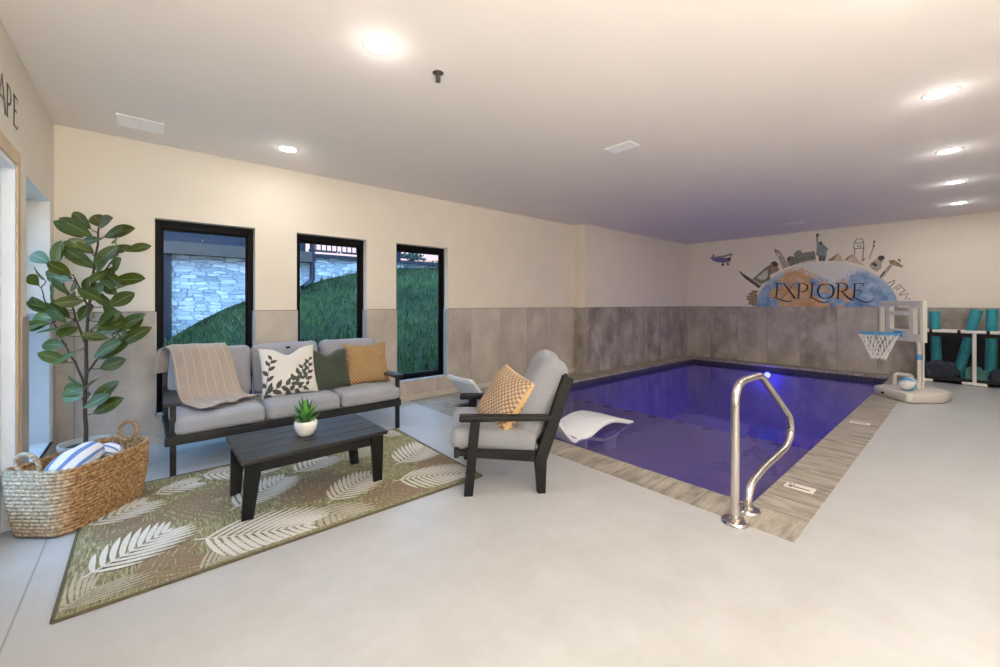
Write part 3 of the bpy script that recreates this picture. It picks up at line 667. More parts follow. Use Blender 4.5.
# ------------------------------------------------------------------ pool
WL = -.10; SZ = -.34; DZ = -1.3; SX = 5.6
pool = sroot('pool_basin', (PX0, PY0, 0))
def P_(mb): return dict(parent=pool, loc=(-PX0, -PY0, 0))
mb = MB()
mb.box(PX0-.2, PX0-.008, PY0-.2, PY1+.2, DZ-.1, -.03); mb.box(PX1+.008, PX1+.2, PY0-.2, PY1+.2, DZ-.1, -.03)
mb.box(PX0-.008, PX1+.008, PY0-.2, PY0-.008, DZ-.1, -.03); mb.box(PX0-.008, PX1+.008, PY1+.008, PY1+.2, DZ-.1, -.03)
struct(mb.build('basin_wall', M['plaster_deep'], **P_(mb)))
mb = MB(); mb.box(PX0-.008, SX, PY0-.008, PY1+.008, DZ-.1, SZ); struct(mb.build('shallow_shelf', M['plaster'], **P_(mb)))
mb = MB(); mb.box(SX, PX1+.008, PY0-.008, PY1+.008, DZ-.1, DZ); struct(mb.build('deep_floor', M['plaster_deep'], **P_(mb)))
mb = MB()
mb.box(PX0-.008, PX0, PY0, PY1, -.17, -.03); mb.box(PX1, PX1+.008, PY0, PY1, -.17, -.03)
mb.box(PX0-.008, PX1+.008, PY0-.008, PY0, -.17, -.03); mb.box(PX0-.008, PX1+.008, PY1, PY1+.008, -.17, -.03)
struct(mb.build('waterline_tile', M['mosaic'], **P_(mb)))
for i in range(9):
    y = 1.1+i*.385
    mb = MB(); mb.box(SX-.11, SX-.01, y-.055, y+.055, SZ, SZ+.006); struct(mb.build('step_marker', M['dark_tile'], **P_(mb)))
water = MB().grid(lambda u, v: (PX0-.006+u*(PX1-PX0+.012), PY0-.006+v*(PY1-PY0+.012), WL), 2, 2).build('pool_water', M['water'])
tag(water, 'still violet-blue water filling the indoor pool', 'water', kind='stuff')
# coping
cz0, cz1 = -.03, .004
mb = MB(); mb.box(CX0, PX0+.02, CY0, YW-tt-.016, cz0, cz1)
struct(mb.build('pool_coping', M['coping'], uv=lambda c: (c.y, c.x), bevel=.004))
mb = MB(); mb.box(PX0+.02, XF-tt, CY0, PY0+.02, cz0, cz1)
struct(mb.build('pool_coping', M['coping_plank'], uv=lambda c: (c.x, c.y), bevel=.004))
mb = MB(); mb.box(PX0+.02, XJ-tt, PY1-.02, YW-tt-.016, cz0, cz1); mb.box(XJ-tt, XF-tt, PY1-.02, YJ-tt, cz0, cz1)
struct(mb.build('pool_coping', M['coping'], uv=lambda c: (c.x, c.y), bevel=.004))
mb = MB(); mb.box(PX1-.02, XF-tt, PY0+.02, PY1-.02, cz0, cz1)
struct(mb.build('pool_coping', M['coping'], uv=lambda c: (c.y, c.x), bevel=.004))
# underwater lamp
M['pool_lens'] = mat('pool_lamp_lens', (.4,.5,1,1), .3, emit=(.12,.16,1,1), estr=12)
lt = thing('pool_light', 'round blue underwater lamp glowing at the far pool wall below the mural', 'pool light', (PX1-.001, 2.80, -.20))
MB().lathe([(.0,.0),(.085,.0),(.085,.012),(.06,.02)], 28).build('trim_ring', M['chrome'], lt, rot=(0,-pi/2,0), smooth=40)
MB().lathe([(.0,.024),(.035,.022),(.055,.012)], 28).build('lens', M['pool_lens'], lt, rot=(0,-pi/2,0), smooth=60)

# hand rail: stainless tube with two round flanges
rail = thing('pool_handrail', 'polished steel figure-four grab rail at the near pool corner', 'handrail', (2.646, .92, .004))
pth = [(0,0,0),(0,0,.725),(.04,0,.80),(.13,0,.822),(.43,0,.818),(.51,0,.785),(1.13,0,.41),(1.155,0,.27),(1.02,0,.205),(.48,0,.185),(.27,0,.15),(.212,0,.07),(.205,0,0)]
MB().tube(fillet(pth, .10, 7), .0235, 20).build('rail_tube', M['steel'], rail, smooth=60)
for x in (0, .205):
    MB().lathe([(.024,.03),(.030,.028),(.034,.014),(.066,.012),(.072,.006),(.074,0)], 32, (x,0,0)).build('flange', M['chrome'], rail, smooth=40)

# depth / no-diving marker tiles set on the coping
def marker(cx, cy, label, kind, grp=None):
    t = thing('marker_tile', label, 'sign', (cx, cy, .004)); t.scale = (.8,.8,1)
    MB().box(-.062, .062, -.105, .105, 0, .004).build('tile', M['white_trim'], t, bevel=.001)
    mb = MB(); z = .0046
    f = lambda a, b: (b, -a, z)         # a runs to the right as seen from the lawn side, b away
    if kind == 'arrow':
        mb.ribbon([(-.062,-.022),(.075,-.022)], [.02,.02], f)
        mb.add([f(-.088,-.022), f(-.05,.004), f(-.05,-.048)], [(0,1,2)])
        mb.ribbon([(-.072,.048),(-.078,.048),(-.078,.012)], [.007]*3, f, sub=1); mb.ribbon([(-.078,.03),(-.066,.03)], [.006]*2, f)
        mb.ribbon([(-.05,.046),(-.046,.014),(-.036,.014)], [.007]*3, f, sub=1); mb.ribbon([(-.058,.032),(-.038,.032)], [.006]*2, f)
    else:
        mb.ribbon([(-.075,.012),(-.04,.016),(.0,-.002),(.06,-.018)], [.014,.018,.014,.010], f)
        mb.lathe([(0,0),(.014,0)], 14, (.012,.062,z)); mb.lathe([(0,0),(.016,0)], 14, (-.02,-.06,z))
        mb.ribbon([(.0,.02),(.05,.016)], [.006,.006], f)
    mb.build('printing', M['ink'], t)
marker(3.47, .79, 'white marker tile printed with a black arrow, nearer one on the right-hand coping', 'arrow')
marker(5.84, .79, 'white marker tile with a black swimmer symbol, farther one on the right-hand coping', 'dive')

# ledge loungers standing on the shelf
def lounger(loc, label):
    t = thing('pool_lounger', label, 'pool lounger', loc, 0, 'white moulded in-pool loungers')
    prof = [(-.10,.74),(-.05,.735),(.05,.62),(.20,.43),(.33,.30),(.43,.245),(.54,.25),(.68,.295),(.82,.335),(.95,.350),(1.08,.345),(1.22,.315),(1.36,.275),(1.46,.250)]
    P = []
    for i in range(len(prof)-1):
        p0 = prof[max(i-1,0)]; p1 = prof[i]; p2 = prof[i+1]; p3 = prof[min(i+2,len(prof)-1)]
        for k in range(4):
            s = k/4; P.append(tuple(.5*(2*b+(-a+c)*s+(2*a-5*b+4*c-d)*s*s+(-a+3*b-3*c+d)*s**3) for a,b,c,d in zip(p0,p1,p2,p3)))
    P.append(prof[-1]); n = len(P); W = .25; th = .05
    mb = MB(); V = []
    for i in range(n):
        a = Vector(P[max(i-1,0)]); b = Vector(P[min(i+1,n-1)]); d = (b-a).normalized(); nn = Vector((-d.y, d.x))
        tp = Vector(P[i]); bt = tp-nn*th
        for y, q, o in ((-W+.03,bt,0),(-W,bt,.012),(-W,tp,-.012),(-W+.02,tp,0),(0,tp,-.006),(W-.02,tp,0),(W,tp,-.012),(W,bt,.012),(W-.03,bt,0)):
            V.append((q.x+nn.x*o, y, q.y+nn.y*o))
    m = 9; F = []
    for i in range(n-1):
        for k in range(m):
            l = (k+1) % m
            F.append((i*m+k, i*m+l, (i+1)*m+l, (i+1)*m+k))
    F += [tuple(range(m)), tuple(range((n-1)*m, n*m))]
    mb.add(V, F); mb.build('shell', M['resin'], t, smooth=50)
    for x0, x1 in ((.30,.62),(.92,1.16)):
        zz = .20
        for y in (-.22, .18):
            MB().hexa([(x0+.03,y,0),(x1-.03,y,0),(x1-.03,y+.04,0),(x0+.03,y+.04,0)], [(x0,y,zz),(x1,y,zz),(x1,y+.04,zz),(x0,y+.04,zz)]).build('support', M['resin'], t, bevel=.008)
    return t
lounger((2.96, 4.07, SZ), 'white moulded pool lounger by the window wall, its headrest showing beyond the armchair arm')
lounger((2.90, 2.86, SZ), 'white moulded pool lounger half in the water just behind the armchair')

# ------------------------------------------------------------------ rug
rug = MB()
RX0, RX1, RY0, RY1 = -.29, 1.955, 2.42, 3.96
rz_ = .009
rc = [(-.287,2.441),(1.905,2.405),(1.945,3.885),(-.29,3.90)]
rug.hexa([(x,y,.001) for x,y in rc], [(x,y,rz_) for x,y in rc], 0)
for (a, b) in zip(rc, rc[1:]+rc[:1]):
    rug.beam((a[0],a[1],.006), (b[0],b[1],.006), .013, .010, mi=4)
def clip_rug(x, y): return (min(max(x, -.275), 1.90), min(max(y, 2.455), 3.87))
def frond(x0, y0, x1, y1, w, mi, z, seed):
    rnd = random.Random(seed)
    B = Vector((x0,y0)); T = Vector((x1,y1)); ax = T-B; Lg = ax.length; d = ax/Lg; nn = Vector((-d.y, d.x)); bend = rnd.uniform(-.08,.08)*Lg
    sp = lambda s: B+d*(s*Lg)+nn*(bend*sin(pi*s))
    to3 = lambda x, y: (*clip_rug(x, y), z)
    rug.ribbon([sp(k/8) for k in range(9)], [.012*(1-k/10) for k in range(9)], to3, mi, 1)
    nl = max(7, int(Lg/.044))
    for i in range(nl):
        s = .10+.86*i/nl; hw = w*.64*(sin(pi*min(1, s**.75*.93+.05))**.7)
        lw = Lg/nl*.50*(.85+.25*sin(pi*s))
        for sg in (-1, 1):
            o = sp(s); dirv = (d*(.45+.75*s)+nn*sg*1.0).normalized()
            pts = [o+dirv*hw*t*1.25+d*(.25*hw*t*t) for t in (0,.25,.5,.75,1)]
            rug.ribbon(pts, [lw*.55, lw, lw*1.12, lw*.95, lw*.15], lambda a, b, zz=z+.00003*(2*i+sg+2): (*clip_rug(a, b), zz), mi, 2)
    o = sp(.97); rug.ribbon([sp(.9), sp(1.0)], [Lg/nl, .004], to3, mi)
i = 0
for f_ in RUG_BROWN: frond(*f_, 2, rz_+.0006, i); i += 1
for f_ in RUG_GREY: frond(*f_, 3, rz_+.0026, i); i += 1
for f_ in RUG_WHITE: frond(*f_, 1, rz_+.0048, i); i += 1
ro = rug.build('area_rug', [M['rug'], M['rug_white'], M['rug_brown'], M['rug_grey'], M['rug_edge']], fix=False)
tag(ro, 'green woven area rug with white and brown palm fronds under the coffee table', 'rug')
bpy.context.view_layer.update()

# ------------------------------------------------------------------ coffee table
tb = thing('coffee_table', 'low charcoal slatted coffee table standing on the leafy rug', 'table', (.865,3.035,.009))
def local(o): return (-o.location.x, -o.location.y, -o.location.z)
tx0, tx1, ty0, ty1 = .415, 1.315, 2.745, 3.335
nsl = 4; gw = .007; bw = (ty1-ty0-gw*(nsl-1))/nsl
for k in range(nsl):
    y = ty0+k*(bw+gw); mb = MB().box(tx0, tx1, y, y+bw, .362, .388)
    mb.build('slat', M['char_table'], tb, local(tb), bevel=.004)
mb = MB()
mb.box(tx0+.05, tx1-.05, ty0+.045, ty0+.07, .29, .362); mb.box(tx0+.05, tx1-.05, ty1-.07, ty1-.045, .29, .362)
mb.box(tx0+.035, tx0+.06, ty0+.045, ty1-.045, .29, .362); mb.box(tx1-.06, tx1-.035, ty0+.045, ty1-.045, .29, .362)
mb.build('apron', M['char_wood'], tb, local(tb), bevel=.003)
for sx, sy in ((0,0),(1,0),(0,1),(1,1)):
    fx = (tx0+.015) if sx == 0 else (tx1-.015); dx = 1 if sx == 0 else -1
    y = ty0+.02 if sy == 0 else ty1-.02; dy = 1 if sy == 0 else -1
    tp = [(fx+.008*dx, y+.0*dy), (fx+.10*dx, y), (fx+.10*dx, y+.03*dy), (fx+.008*dx, y+.03*dy)]
    bt = [(fx-.004*dx, y+.045*dy), (fx+.058*dx, y+.045*dy), (fx+.058*dx, y+.075*dy), (fx-.004*dx, y+.075*dy)]
    MB().hexa([(*q,.009) for q in bt], [(*q,.362) for q in tp]).build('leg', M['char_wood'], tb, local(tb), bevel=.004)
# succulent in a white bowl
pl = thing('potted_succulent', 'small green succulent in a white bowl on the coffee table', 'potted plant', (.84,3.025,.388)); pl.scale = (1.17,1.17,1.17)
MB().lathe([(0,0),(.036,0),(.044,.006),(.058,.035),(.064,.062),(.062,.082),(.056,.087),(.052,.082),(.050,.068),(0,.066)], 36).build('bowl', M['pot_white'], pl, smooth=50)
MB().lathe([(0,.072),(.03,.071),(.049,.066)], 20).build('soil', M['soil'], pl, smooth=60)
def leaf(mb, base, tip, w, nrm, fold=.25, curve=.1, n=8, shape=.55, UVS=None):
    B = Vector(base); T = Vector(tip); ax = T-B; L_ = ax.length; d = ax/L_
    N_ = Vector(nrm); N_ = (N_-d*N_.dot(d)).normalized(); S = d.cross(N_)
    V = []
    for i in range(n+1):
        t = i/n; hw = w/2*(sin(pi*t**shape))**(.7 if shape > 1 else .85) if 0 < t < 1 else .0015
        c = B+d*(L_*t)+N_*(-curve*L_*(t*t) + curve*.6*L_*t)
        V += [c-S*hw+N_*hw*fold, c, c+S*hw+N_*hw*fold]
        if UVS is not None: UVS.extend([(0,t),(.5,t),(1,t)])
    F = []
    for i in range(n):
        a = 3*i
        F += [(a,a+1,a+4,a+3),(a+1,a+2,a+5,a+4)]
    mb.add(V, F)
def build_leaves(mb, name, m, parent, UVS):
    o = mb.build(name, m, parent, smooth=180, fix=False)
    L_ = o.data.uv_layers.new(name='UVMap')
    for lp in o.data.loops: L_.data[lp.index].uv = UVS[lp.vertex_index]
    return o
mb = MB(); U = []; rnd = random.Random(3)
for ring, (cnt, el, ln) in enumerate(((7,25,.105),(7,42,.115),(6,60,.12),(4,78,.12))):
    for k in range(cnt):
        a = 2*pi*(k+.5*ring)/cnt+rnd.uniform(-.2,.2); e = radians(el+rnd.uniform(-7,7)); l = ln*rnd.uniform(.85,1.1)
        dr = Vector((cos(a)*cos(e), sin(a)*cos(e), sin(e)))
        leaf(mb, Vector((0,0,.07+.012*ring))+dr*.006, Vector((0,0,.07+.012*ring))+dr*l, .034, Vector((-cos(a)*sin(e), -sin(a)*sin(e), cos(e))), .55, -.18, 7, .5, U)
build_leaves(mb, 'leaves', M['succulent'], pl, U)

# ------------------------------------------------------------------ sofa
so = thing('sofa', 'grey three-seat outdoor sofa with dark frame under the windows', 'sofa', (1.07,4.33,0))
ls = local(so)
for x in (.155, 1.985):
    MB().beam((x,3.925,0), (x,3.925,.53), .038, .040, (0,1,0)).build('leg', M['dark_metal'], so, ls, bevel=.006)
    MB().beam((x,4.80,0), (x,4.735,.53), .05, .045, (0,1,0)).build('leg', M['dark_metal'], so, ls, bevel=.006)
    s = -1 if x < 1 else 1
    MB().hexa([(x-.06,3.875,.532),(x+.05,3.875,.532),(x+.04,4.80,.532),(x-.04,4.80,.532)], [(x-.06,3.875,.562),(x+.05,3.875,.562),(x+.04,4.80,.562),(x-.04,4.80,.562)]).build('armrest', M['dark_metal'], so, ls, bevel=.01)
mb = MB(); mb.box(.11, 2.015, 3.895, 3.935, .235, .300); mb.box(.11, 2.015, 4.70, 4.74, .235, .300); mb.box(.115, .165, 3.935, 4.70, .235, .300); mb.box(1.96, 2.01, 3.935, 4.70, .235, .300)
for x in (.55,.95,1.35,1.7): mb.box(x, x+.05, 3.935, 4.70, .26, .29)
mb.build('seat_frame', M['dark_metal'], so, ls, bevel=.005)
mb = MB(); mb.beam((.14,4.72,.31),(.14,4.80,.80),.05,.04,(0,1,0)); mb.beam((1.985,4.72,.31),(1.985,4.80,.80),.05,.04,(0,1,0)); mb.beam((.115,4.80,.79),(2.01,4.80,.79),.04,.05)
for k in range(9):
    x = .34+k*.18; mb.beam((x,4.725,.31),(x,4.795,.78),.06,.015,(0,1,0))
mb.build('back_frame', M['dark_metal'], so, ls, bevel=.004)
for k in range(3):
    mb = MB(); rbox(mb, .622, .66, .145, .05, (0,0,0), 8, .018, k, .004)
    o = weld(mb.build('seat_cushion', M['grey_fabric'], so, (ls[0]+.458+k*.627, ls[1]+4.225, .297+.0725), smooth=180))
    mb = MB(); rbox(mb, .615, .19, .49, .075, (0,0,0), 9, .0, 10+k, .010)
    for i, v in enumerate(mb.V):   # plump middle
        f = max(0, 1-(v[0]/.3)**2)*max(0, 1-(v[2]/.23)**2); mb.V[i] = (v[0], v[1]+math.copysign(.03*f, v[1]), v[2]-.012*(1-(v[0]/.3)**2)*(v[2] > .15))
    o = weld(mb.build('back_cushion', M['grey_fabric'], so, (ls[0]+.458+k*.627, ls[1]+4.565, .665), rot=(radians(-13),radians((1.5,-1,1.0)[k]),radians((1.5,-1,0)[k])), smooth=180))
    MB().box(-.02,.02,-.002,.002,-.012,.012).build('fabric_tag', M['char_wood'], o, (.0 if k else .1, -.112, .17)) if k == 1 else None
# throw blanket
Lp = [(.05,4.74,.66),(.07,4.715,.84),(.11,4.655,.918),(.15,4.545,.930),(.165,4.47,.885),(.18,4.42,.77),(.195,4.375,.62),(.21,4.33,.50),(.23,4.22,.474),(.27,4.08,.472),(.33,3.945,.462)]
Rp = [(.57,4.74,.70),(.57,4.715,.84),(.565,4.655,.910),(.56,4.545,.920),(.575,4.47,.88),(.605,4.42,.77),(.63,4.375,.63),(.655,4.32,.515),(.68,4.28,.480),(.715,4.22,.476),(.75,4.16,.474)]
def crv(P, t):
    n = len(P)-1; x = min(t*n, n-1e-6); i = int(x); s = x-i
    p0 = P[max(i-1,0)]; p1 = P[i]; p2 = P[i+1]; p3 = P[min(i+2,n)]
    return Vector([.5*(2*b+(-a+c)*s+(2*a-5*b+4*c-d)*s*s+(-a+3*b-3*c+d)*s**3) for a,b,c,d in zip(p0,p1,p2,p3)])
def bl(u, v):
    a = crv(Lp, v); b = crv(Rp, v); p = a.lerp(b, u)
    e = .010+.010*sin(u*15+v*3)*sin(pi*u)
    k = max(0, min(1, (v-.62)/.15)); nrm = Vector((0, -.95*(1-k)-.1*k, .3*(1-k)+k))
    p += nrm*e
    if v < .3: p.z += .012*(1-v/.3)
    if u < .12 and .15 < v < .75: p.z -= .04*(1-u/.12)*(1-abs(v-.4)/.35 if abs(v-.4)<.35 else 0)
    return p
bk = thing('throw_blanket', 'taupe knitted throw with fringe draped over the left sofa cushion', 'blanket', (.4,4.4,.5))
o = MB().grid(bl, 46, 70).build('cloth', M['blanket'], bk, local(bk), smooth=180, fix=False)
L_ = o.data.uv_layers.new(name='UVMap')
for lp in o.data.loops:
    i = lp.vertex_index; L_.data[lp.index].uv = ((i % 46)/45, (i//46)/69)
sm = o.modifiers.new('thick', 'SOLIDIFY'); sm.thickness = .008; sm.offset = 0
mb = MB(); rnd = random.Random(5)
for k in range(40):
    p = bl(k/39, 1.0); q = bl(k/39, .97); d = (p-q).normalized()
    d = Vector((d.x+rnd.uniform(-.4,.4), d.y+rnd.uniform(-.4,.2), 0)).normalized()
    mb.tube([p, p+d*.02+Vector((0,0,.003)), p+d*.045-Vector((0,0,.004))], [.005,.006,.003], 6)
mb.build('fringe', M['fringe'], bk, local(bk), smooth=60)

def in_leafprint():
    """(u,v) test for the sprigs printed along the lower and side edges of the white cushion"""
    Ls = []
    def sprig(pts, n, l, w):
        for i in range(n):
            t = i/(n-1); k = t*(len(pts)-1); a = int(min(k, len(pts)-2)); s = k-a
            x = pts[a][0]*(1-s)+pts[a+1][0]*s; y = pts[a][1]*(1-s)+pts[a+1][1]*s
            dx = pts[a+1][0]-pts[a][0]; dy = pts[a+1][1]-pts[a][1]; an = atan2(dy, dx)
            sg = 1 if i % 2 else -1
            Ls.append((x, y, an+sg*.85, 1.2*l*(1-.3*t), 1.45*w*(1-.25*t)))
        return pts
    st = [sprig([(-.95,-.9),(-.5,-.72),(0,-.62),(.3,-.25)], 10, .36, .11), sprig([(-.9,-.85),(-.82,-.3),(-.72,.15),(-.6,.45)], 8, .30, .10),
          sprig([(-.2,-.9),(.2,-.85),(.55,-.75)], 6, .28, .10), sprig([(.55,-.5),(.7,-.1),(.75,.3)], 7, .26, .09), sprig([(.2,-.7),(.4,-.3),(.5,.1)], 7, .26, .09)]
    segs = [(a, b) for p in st for a, b in zip(p, p[1:])]
    def f(u, v):
        for x, y, an, l, w in Ls:
            dx, dy = u-x, v-y; a = dx*cos(an)+dy*sin(an); b = -dx*sin(an)+dy*cos(an)
            if 0 < a < l and abs(b) < w/2*sin(pi*(a/l)**.8)*1.15: return 1
        for (ax_, ay), (bx, by) in segs:
            dx, dy = bx-ax_, by-ay; t = max(0, min(1, ((u-ax_)*dx+(v-ay)*dy)/(dx*dx+dy*dy)))
            if (u-ax_-t*dx)**2+(v-ay-t*dy)**2 < .013**2: return 1
        return 0
    return f
def cushion(name, label, size, thick, loc, normal, up, mats, n=28, chop=0, seed=0, fn=None, roll=0, pinch=.07):
    R = frame(up, normal)
    if roll: R = R @ Matrix.Rotation(roll, 3, 'Z')
    o = pillow(size, size, thick, n, chop, seed, fn, pinch).build(name, mats, None, loc, R, smooth=180)
    weld(o)
    return o
tag(cushion('throw_pillow', '', .475, .15, (1.02,4.215,.665), (-.12,-1,.42), (0,.35,1), [M['white_fabric'], M['print_leaf']], 96, .07, 1, in_leafprint()), 'white cushion printed with grey leaf sprigs on the sofa', 'cushion')
tag(cushion('throw_pillow', '', .42, .15, (1.385,4.235,.645), (.05,-1,.42), (0,.35,1), [M['green_fabric']], 40, .055, 2), 'dark olive green cushion between the leaf-print and the gold one on the sofa', 'cushion')
tag(cushion('throw_pillow', '', .45, .15, (1.795,4.26,.655), (-.18,-1,.42), (.05,.35,1), [M['gold_woven']], 40, .015, 3), 'square gold woven cushion at the right end of the sofa', 'cushion')

# ------------------------------------------------------------------ armchair (local x = front to back, y = across)
ch = thing('armchair', 'charcoal wooden armchair with grey cushions seen from its side beside the pool', 'armchair', (1.635,2.213,0), atan2(-.585,.81))
CW = .70
for y in (0, CW-.05):
    a, b = y, y+.05
    MB().hexa([(-.028,a,0),(.033,a,0),(.033,b,0),(-.028,b,0)], [(.018,a,.505),(.082,a,.505),(.082,b,.505),(.018,b,.505)]).build('leg', M['char_wood'], ch, bevel=.005)
    mb = MB(); q = [(.473,-.003),(.529,-.003),(.537,.223),(.727,.775),(.655,.806),(.452,.226)]
    mb.poly_prism([(x,a,max(z,0)) for x,z in q], (0,.05,0)); mb.build('rear_leg', M['char_wood'], ch, bevel=.005)
    MB().hexa([(-.06,a-.02,.503),(.62,a-.005,.495),(.62,b+.005,.495),(-.06,b+.02,.503)], [(-.06,a-.02,.545),(.635,a-.005,.53),(.635,b+.005,.53),(-.06,b+.02,.545)]).build('armrest', M['char_wood'], ch, bevel=.012, seg=3)
    MB().hexa([(-.02,a+.01,.262),(.46,a+.01,.214),(.46,b-.01,.214),(-.02,b-.01,.262)], [(-.02,a+.01,.318),(.46,a+.01,.285),(.46,b-.01,.285),(-.02,b-.01,.318)]).build('side_rail', M['char_wood'], ch, bevel=.004)
mb = MB(); mb.hexa([(-.095,.0,.262),(-.06,.0,.26),(-.06,CW,.26),(-.095,CW,.262)], [(-.095,.0,.322),(-.06,.0,.32),(-.06,CW,.32),(-.095,CW,.322)])
mb.box(-.06,-.02,.012,.038,.268,.31); mb.box(-.06,-.02,CW-.038,CW-.012,.268,.31)
mb.build('front_rail', M['char_wood'], ch, bevel=.005)
mb = MB()
for k in range(5):
    x = .03+k*.095; z = .30-.068*(x/.46)*.5; mb.box(x, x+.07, .05, CW-.05, z-.012, z+.01)
mb.build('seat_slats', M['char_wood'], ch, bevel=.003)
mb = MB()
dx, dz = (.655-.452), (.806-.226); l = sqrt(dx*dx+dz*dz); dx /= l; dz /= l
for k in range(5):
    s = .07+k*.115; x = .47+dx*s; z = .226+dz*s
    mb.poly_prism([(x,.045,z),(x+dx*.09,.045,z+dz*.09),(x+dx*.09+dz*.022,.045,z+dz*.09-dx*.022),(x+dz*.022,.045,z-dx*.022)], (0,CW-.09,0))
mb.build('back_slats', M['char_wood'], ch, bevel=.003)
mb = MB(); rbox(mb, .60, .60, .165, .055, (0,0,0), 8, .025, 21, .006)
weld(mb.build('seat_cushion', M['chair_fabric'], ch, (.185,CW/2-.01,.355), rot=(0,radians(4),0), smooth=180))
mb = MB(); rbox(mb, .20, .58, .60, .08, (0,0,0), 9, 0, 22, .010)
for i, v in enumerate(mb.V):
    f = max(0, 1-(v[1]/.29)**2)*max(0, 1-(v[2]/.28)**2); e = 1-max(0, 1-(v[1]/.29)**2)
    mb.V[i] = (v[0]+math.copysign(.04*f, v[0]), v[1], v[2]+(.03*e if v[2] > .15 else 0))
weld(mb.build('back_cushion', M['chair_fabric'], ch, (.535,CW/2-.01,.615), rot=(0,radians(24),radians(-6)), smooth=180))
bpy.context.view_layer.update()
cm = ch.matrix_world; c3 = cm.to_3x3()
nrm = c3 @ Vector((-.74,-.42,.52)); upv = c3 @ Vector((.62,-.12,.78))
o = cushion('throw_pillow', '', .46, .17, cm @ Vector((.275,.27,.585)), nrm, upv, [M['gold_chunky'], M['beige_piping']], 40, .0, 4, lambda u, v: 1 if max(abs(u),abs(v)) > .93 else 0, roll=radians(12))
tag(o, 'gold knotted cushion with beige edging leaning in the armchair', 'cushion')
# ------------------------------------------------------------------ woven basket with towels
bs = thing('woven_basket', 'large seagrass basket with ring handles and one whitewashed end on the floor at left', 'basket', (-.288,3.585,.0115), radians(48))
def rr(t, w, d, r):
    """point and normal on a rounded rectangle, t in 0..1"""
    segs = [w-2*r, pi*r/2, d-2*r, pi*r/2]*2; tot = sum(segs); s = (t % 1)*tot
    cs = [(w/2-r, -d/2+r, -pi/2), (w/2-r, d/2-r, 0), (-w/2+r, d/2-r, pi/2), (-w/2+r, -d/2+r, pi)]
    st = [((-w/2+r,-d/2),(1,0)), ((w/2,-d/2+r),(0,1)), ((w/2-r,d/2),(-1,0)), ((-w/2,d/2-r),(0,-1))]
    for k in range(4):
        l = segs[2*k]
        if s <= l: p, dr = st[k]; return p[0]+dr[0]*s, p[1]+dr[1]*s, dr[1], -dr[0]
        s -= l; l = segs[2*k+1]
        if s <= l:
            a = cs[k][2]+s/r; return cs[k][0]+r*cos(a), cs[k][1]+r*sin(a), cos(a), sin(a)
        s -= l
    return rr(0, w, d, r)
BW, BD, BH = .585, .365, .34
def bwall(u, v, inset=0, weave=True):
    w = BW*(.92+.10*v+.03*sin(pi*v)); d = BD*(.90+.13*v+.04*sin(pi*v))
    x, y, nx, ny = rr(u, w, d, .095)
    e = -inset
    if weave:
        row = v*17; k = int(row); e += .0075*abs(sin(pi*row))**.6*(.55+.45*abs(sin(pi*(u*46+.5*(k % 2)))))
    return (x+nx*e, y+ny*e, v*BH*(1+.05*(abs(x)/(BW/2))**3))
MB().grid(lambda u, v: bwall(u, v), 276, 103, wrap=True).build('woven_wall', M['basket'], bs, smooth=180)
mb = MB().grid(lambda u, v: bwall(u, .03+.97*v, .016, False), 60, 10, wrap=True)
n = 40; mb.add([bwall(i/n, .03, .012, False) for i in range(n)], [tuple(range(n))])
mb.build('lining', M['basket'], bs, smooth=40)
mb = MB()
mb.tube([Vector(bwall(i/120, 1.0, .006, False))+Vector((0,0,.004+.004*(i % 2))) for i in range(120)], [.013 if i % 2 else .0105 for i in range(120)], 8, closed=True)
mb.build('rim', M['basket'], bs, smooth=180)
for s in (-1, 1):
    mb = MB(); pts = []; R_ = []
    for i in range(64):
        a = 2*pi*i/64; pts.append((s*(BW/2*1.02-.004)+s*.012*sin(a), .062*cos(a), BH*1.05+.052+.062*sin(a))); R_.append(.0125 if i % 2 else .0095)
    mb.tube(pts, R_, 8, closed=True); mb.build('handle', M['basket'], bs, smooth=180)
bpy.context.view_layer.update()
bm_ = bs.matrix_world
def towel(label, p, q, rad, seed, sq=.8):
    rnd = random.Random(seed); p = Vector(p); q = Vector(q); d = (q-p); l = d.length; d.normalize(); sd = d.cross(Vector((0,0,1))).normalized(); up = sd.cross(d)
    def fn(u, v):
        a = 2*pi*u; k = (1-abs(2*v-1)**6)**.5 if 0 < v < 1 else 0
        r = rad*(1+.08*sin(3*a+seed+v*4)+.05*sin(v*14+a))*max(k, .02)
        c = p+d*(l*v)+up*(.02*sin(pi*v))
        return c+sd*cos(a)*r+up*sin(a)*r*sq
    mb = MB().grid(fn, 48, 30, wrap=True)
    o = mb.build('rolled_towel', M['towel'], None, smooth=180, fix=False)
    L_ = o.data.uv_layers.new(name='UVMap')
    for lp in o.data.loops:
        i = lp.vertex_index; L_.data[lp.index].uv = ((i % 48)/48, (i//48)/29)
    o.matrix_world = bm_
    return tag(o, label, 'towel', 'striped towels in the basket')
towel('blue and white striped rolled towel heaped nearest the front of the woven basket', (-.205,-.03,.285), (.075,-.01,.375), .085, 1, .75)
towel('smaller striped rolled towel tucked at the back of the woven basket', (.135,-.10,.315), (.135,.09,.32), .052, 4, .8)

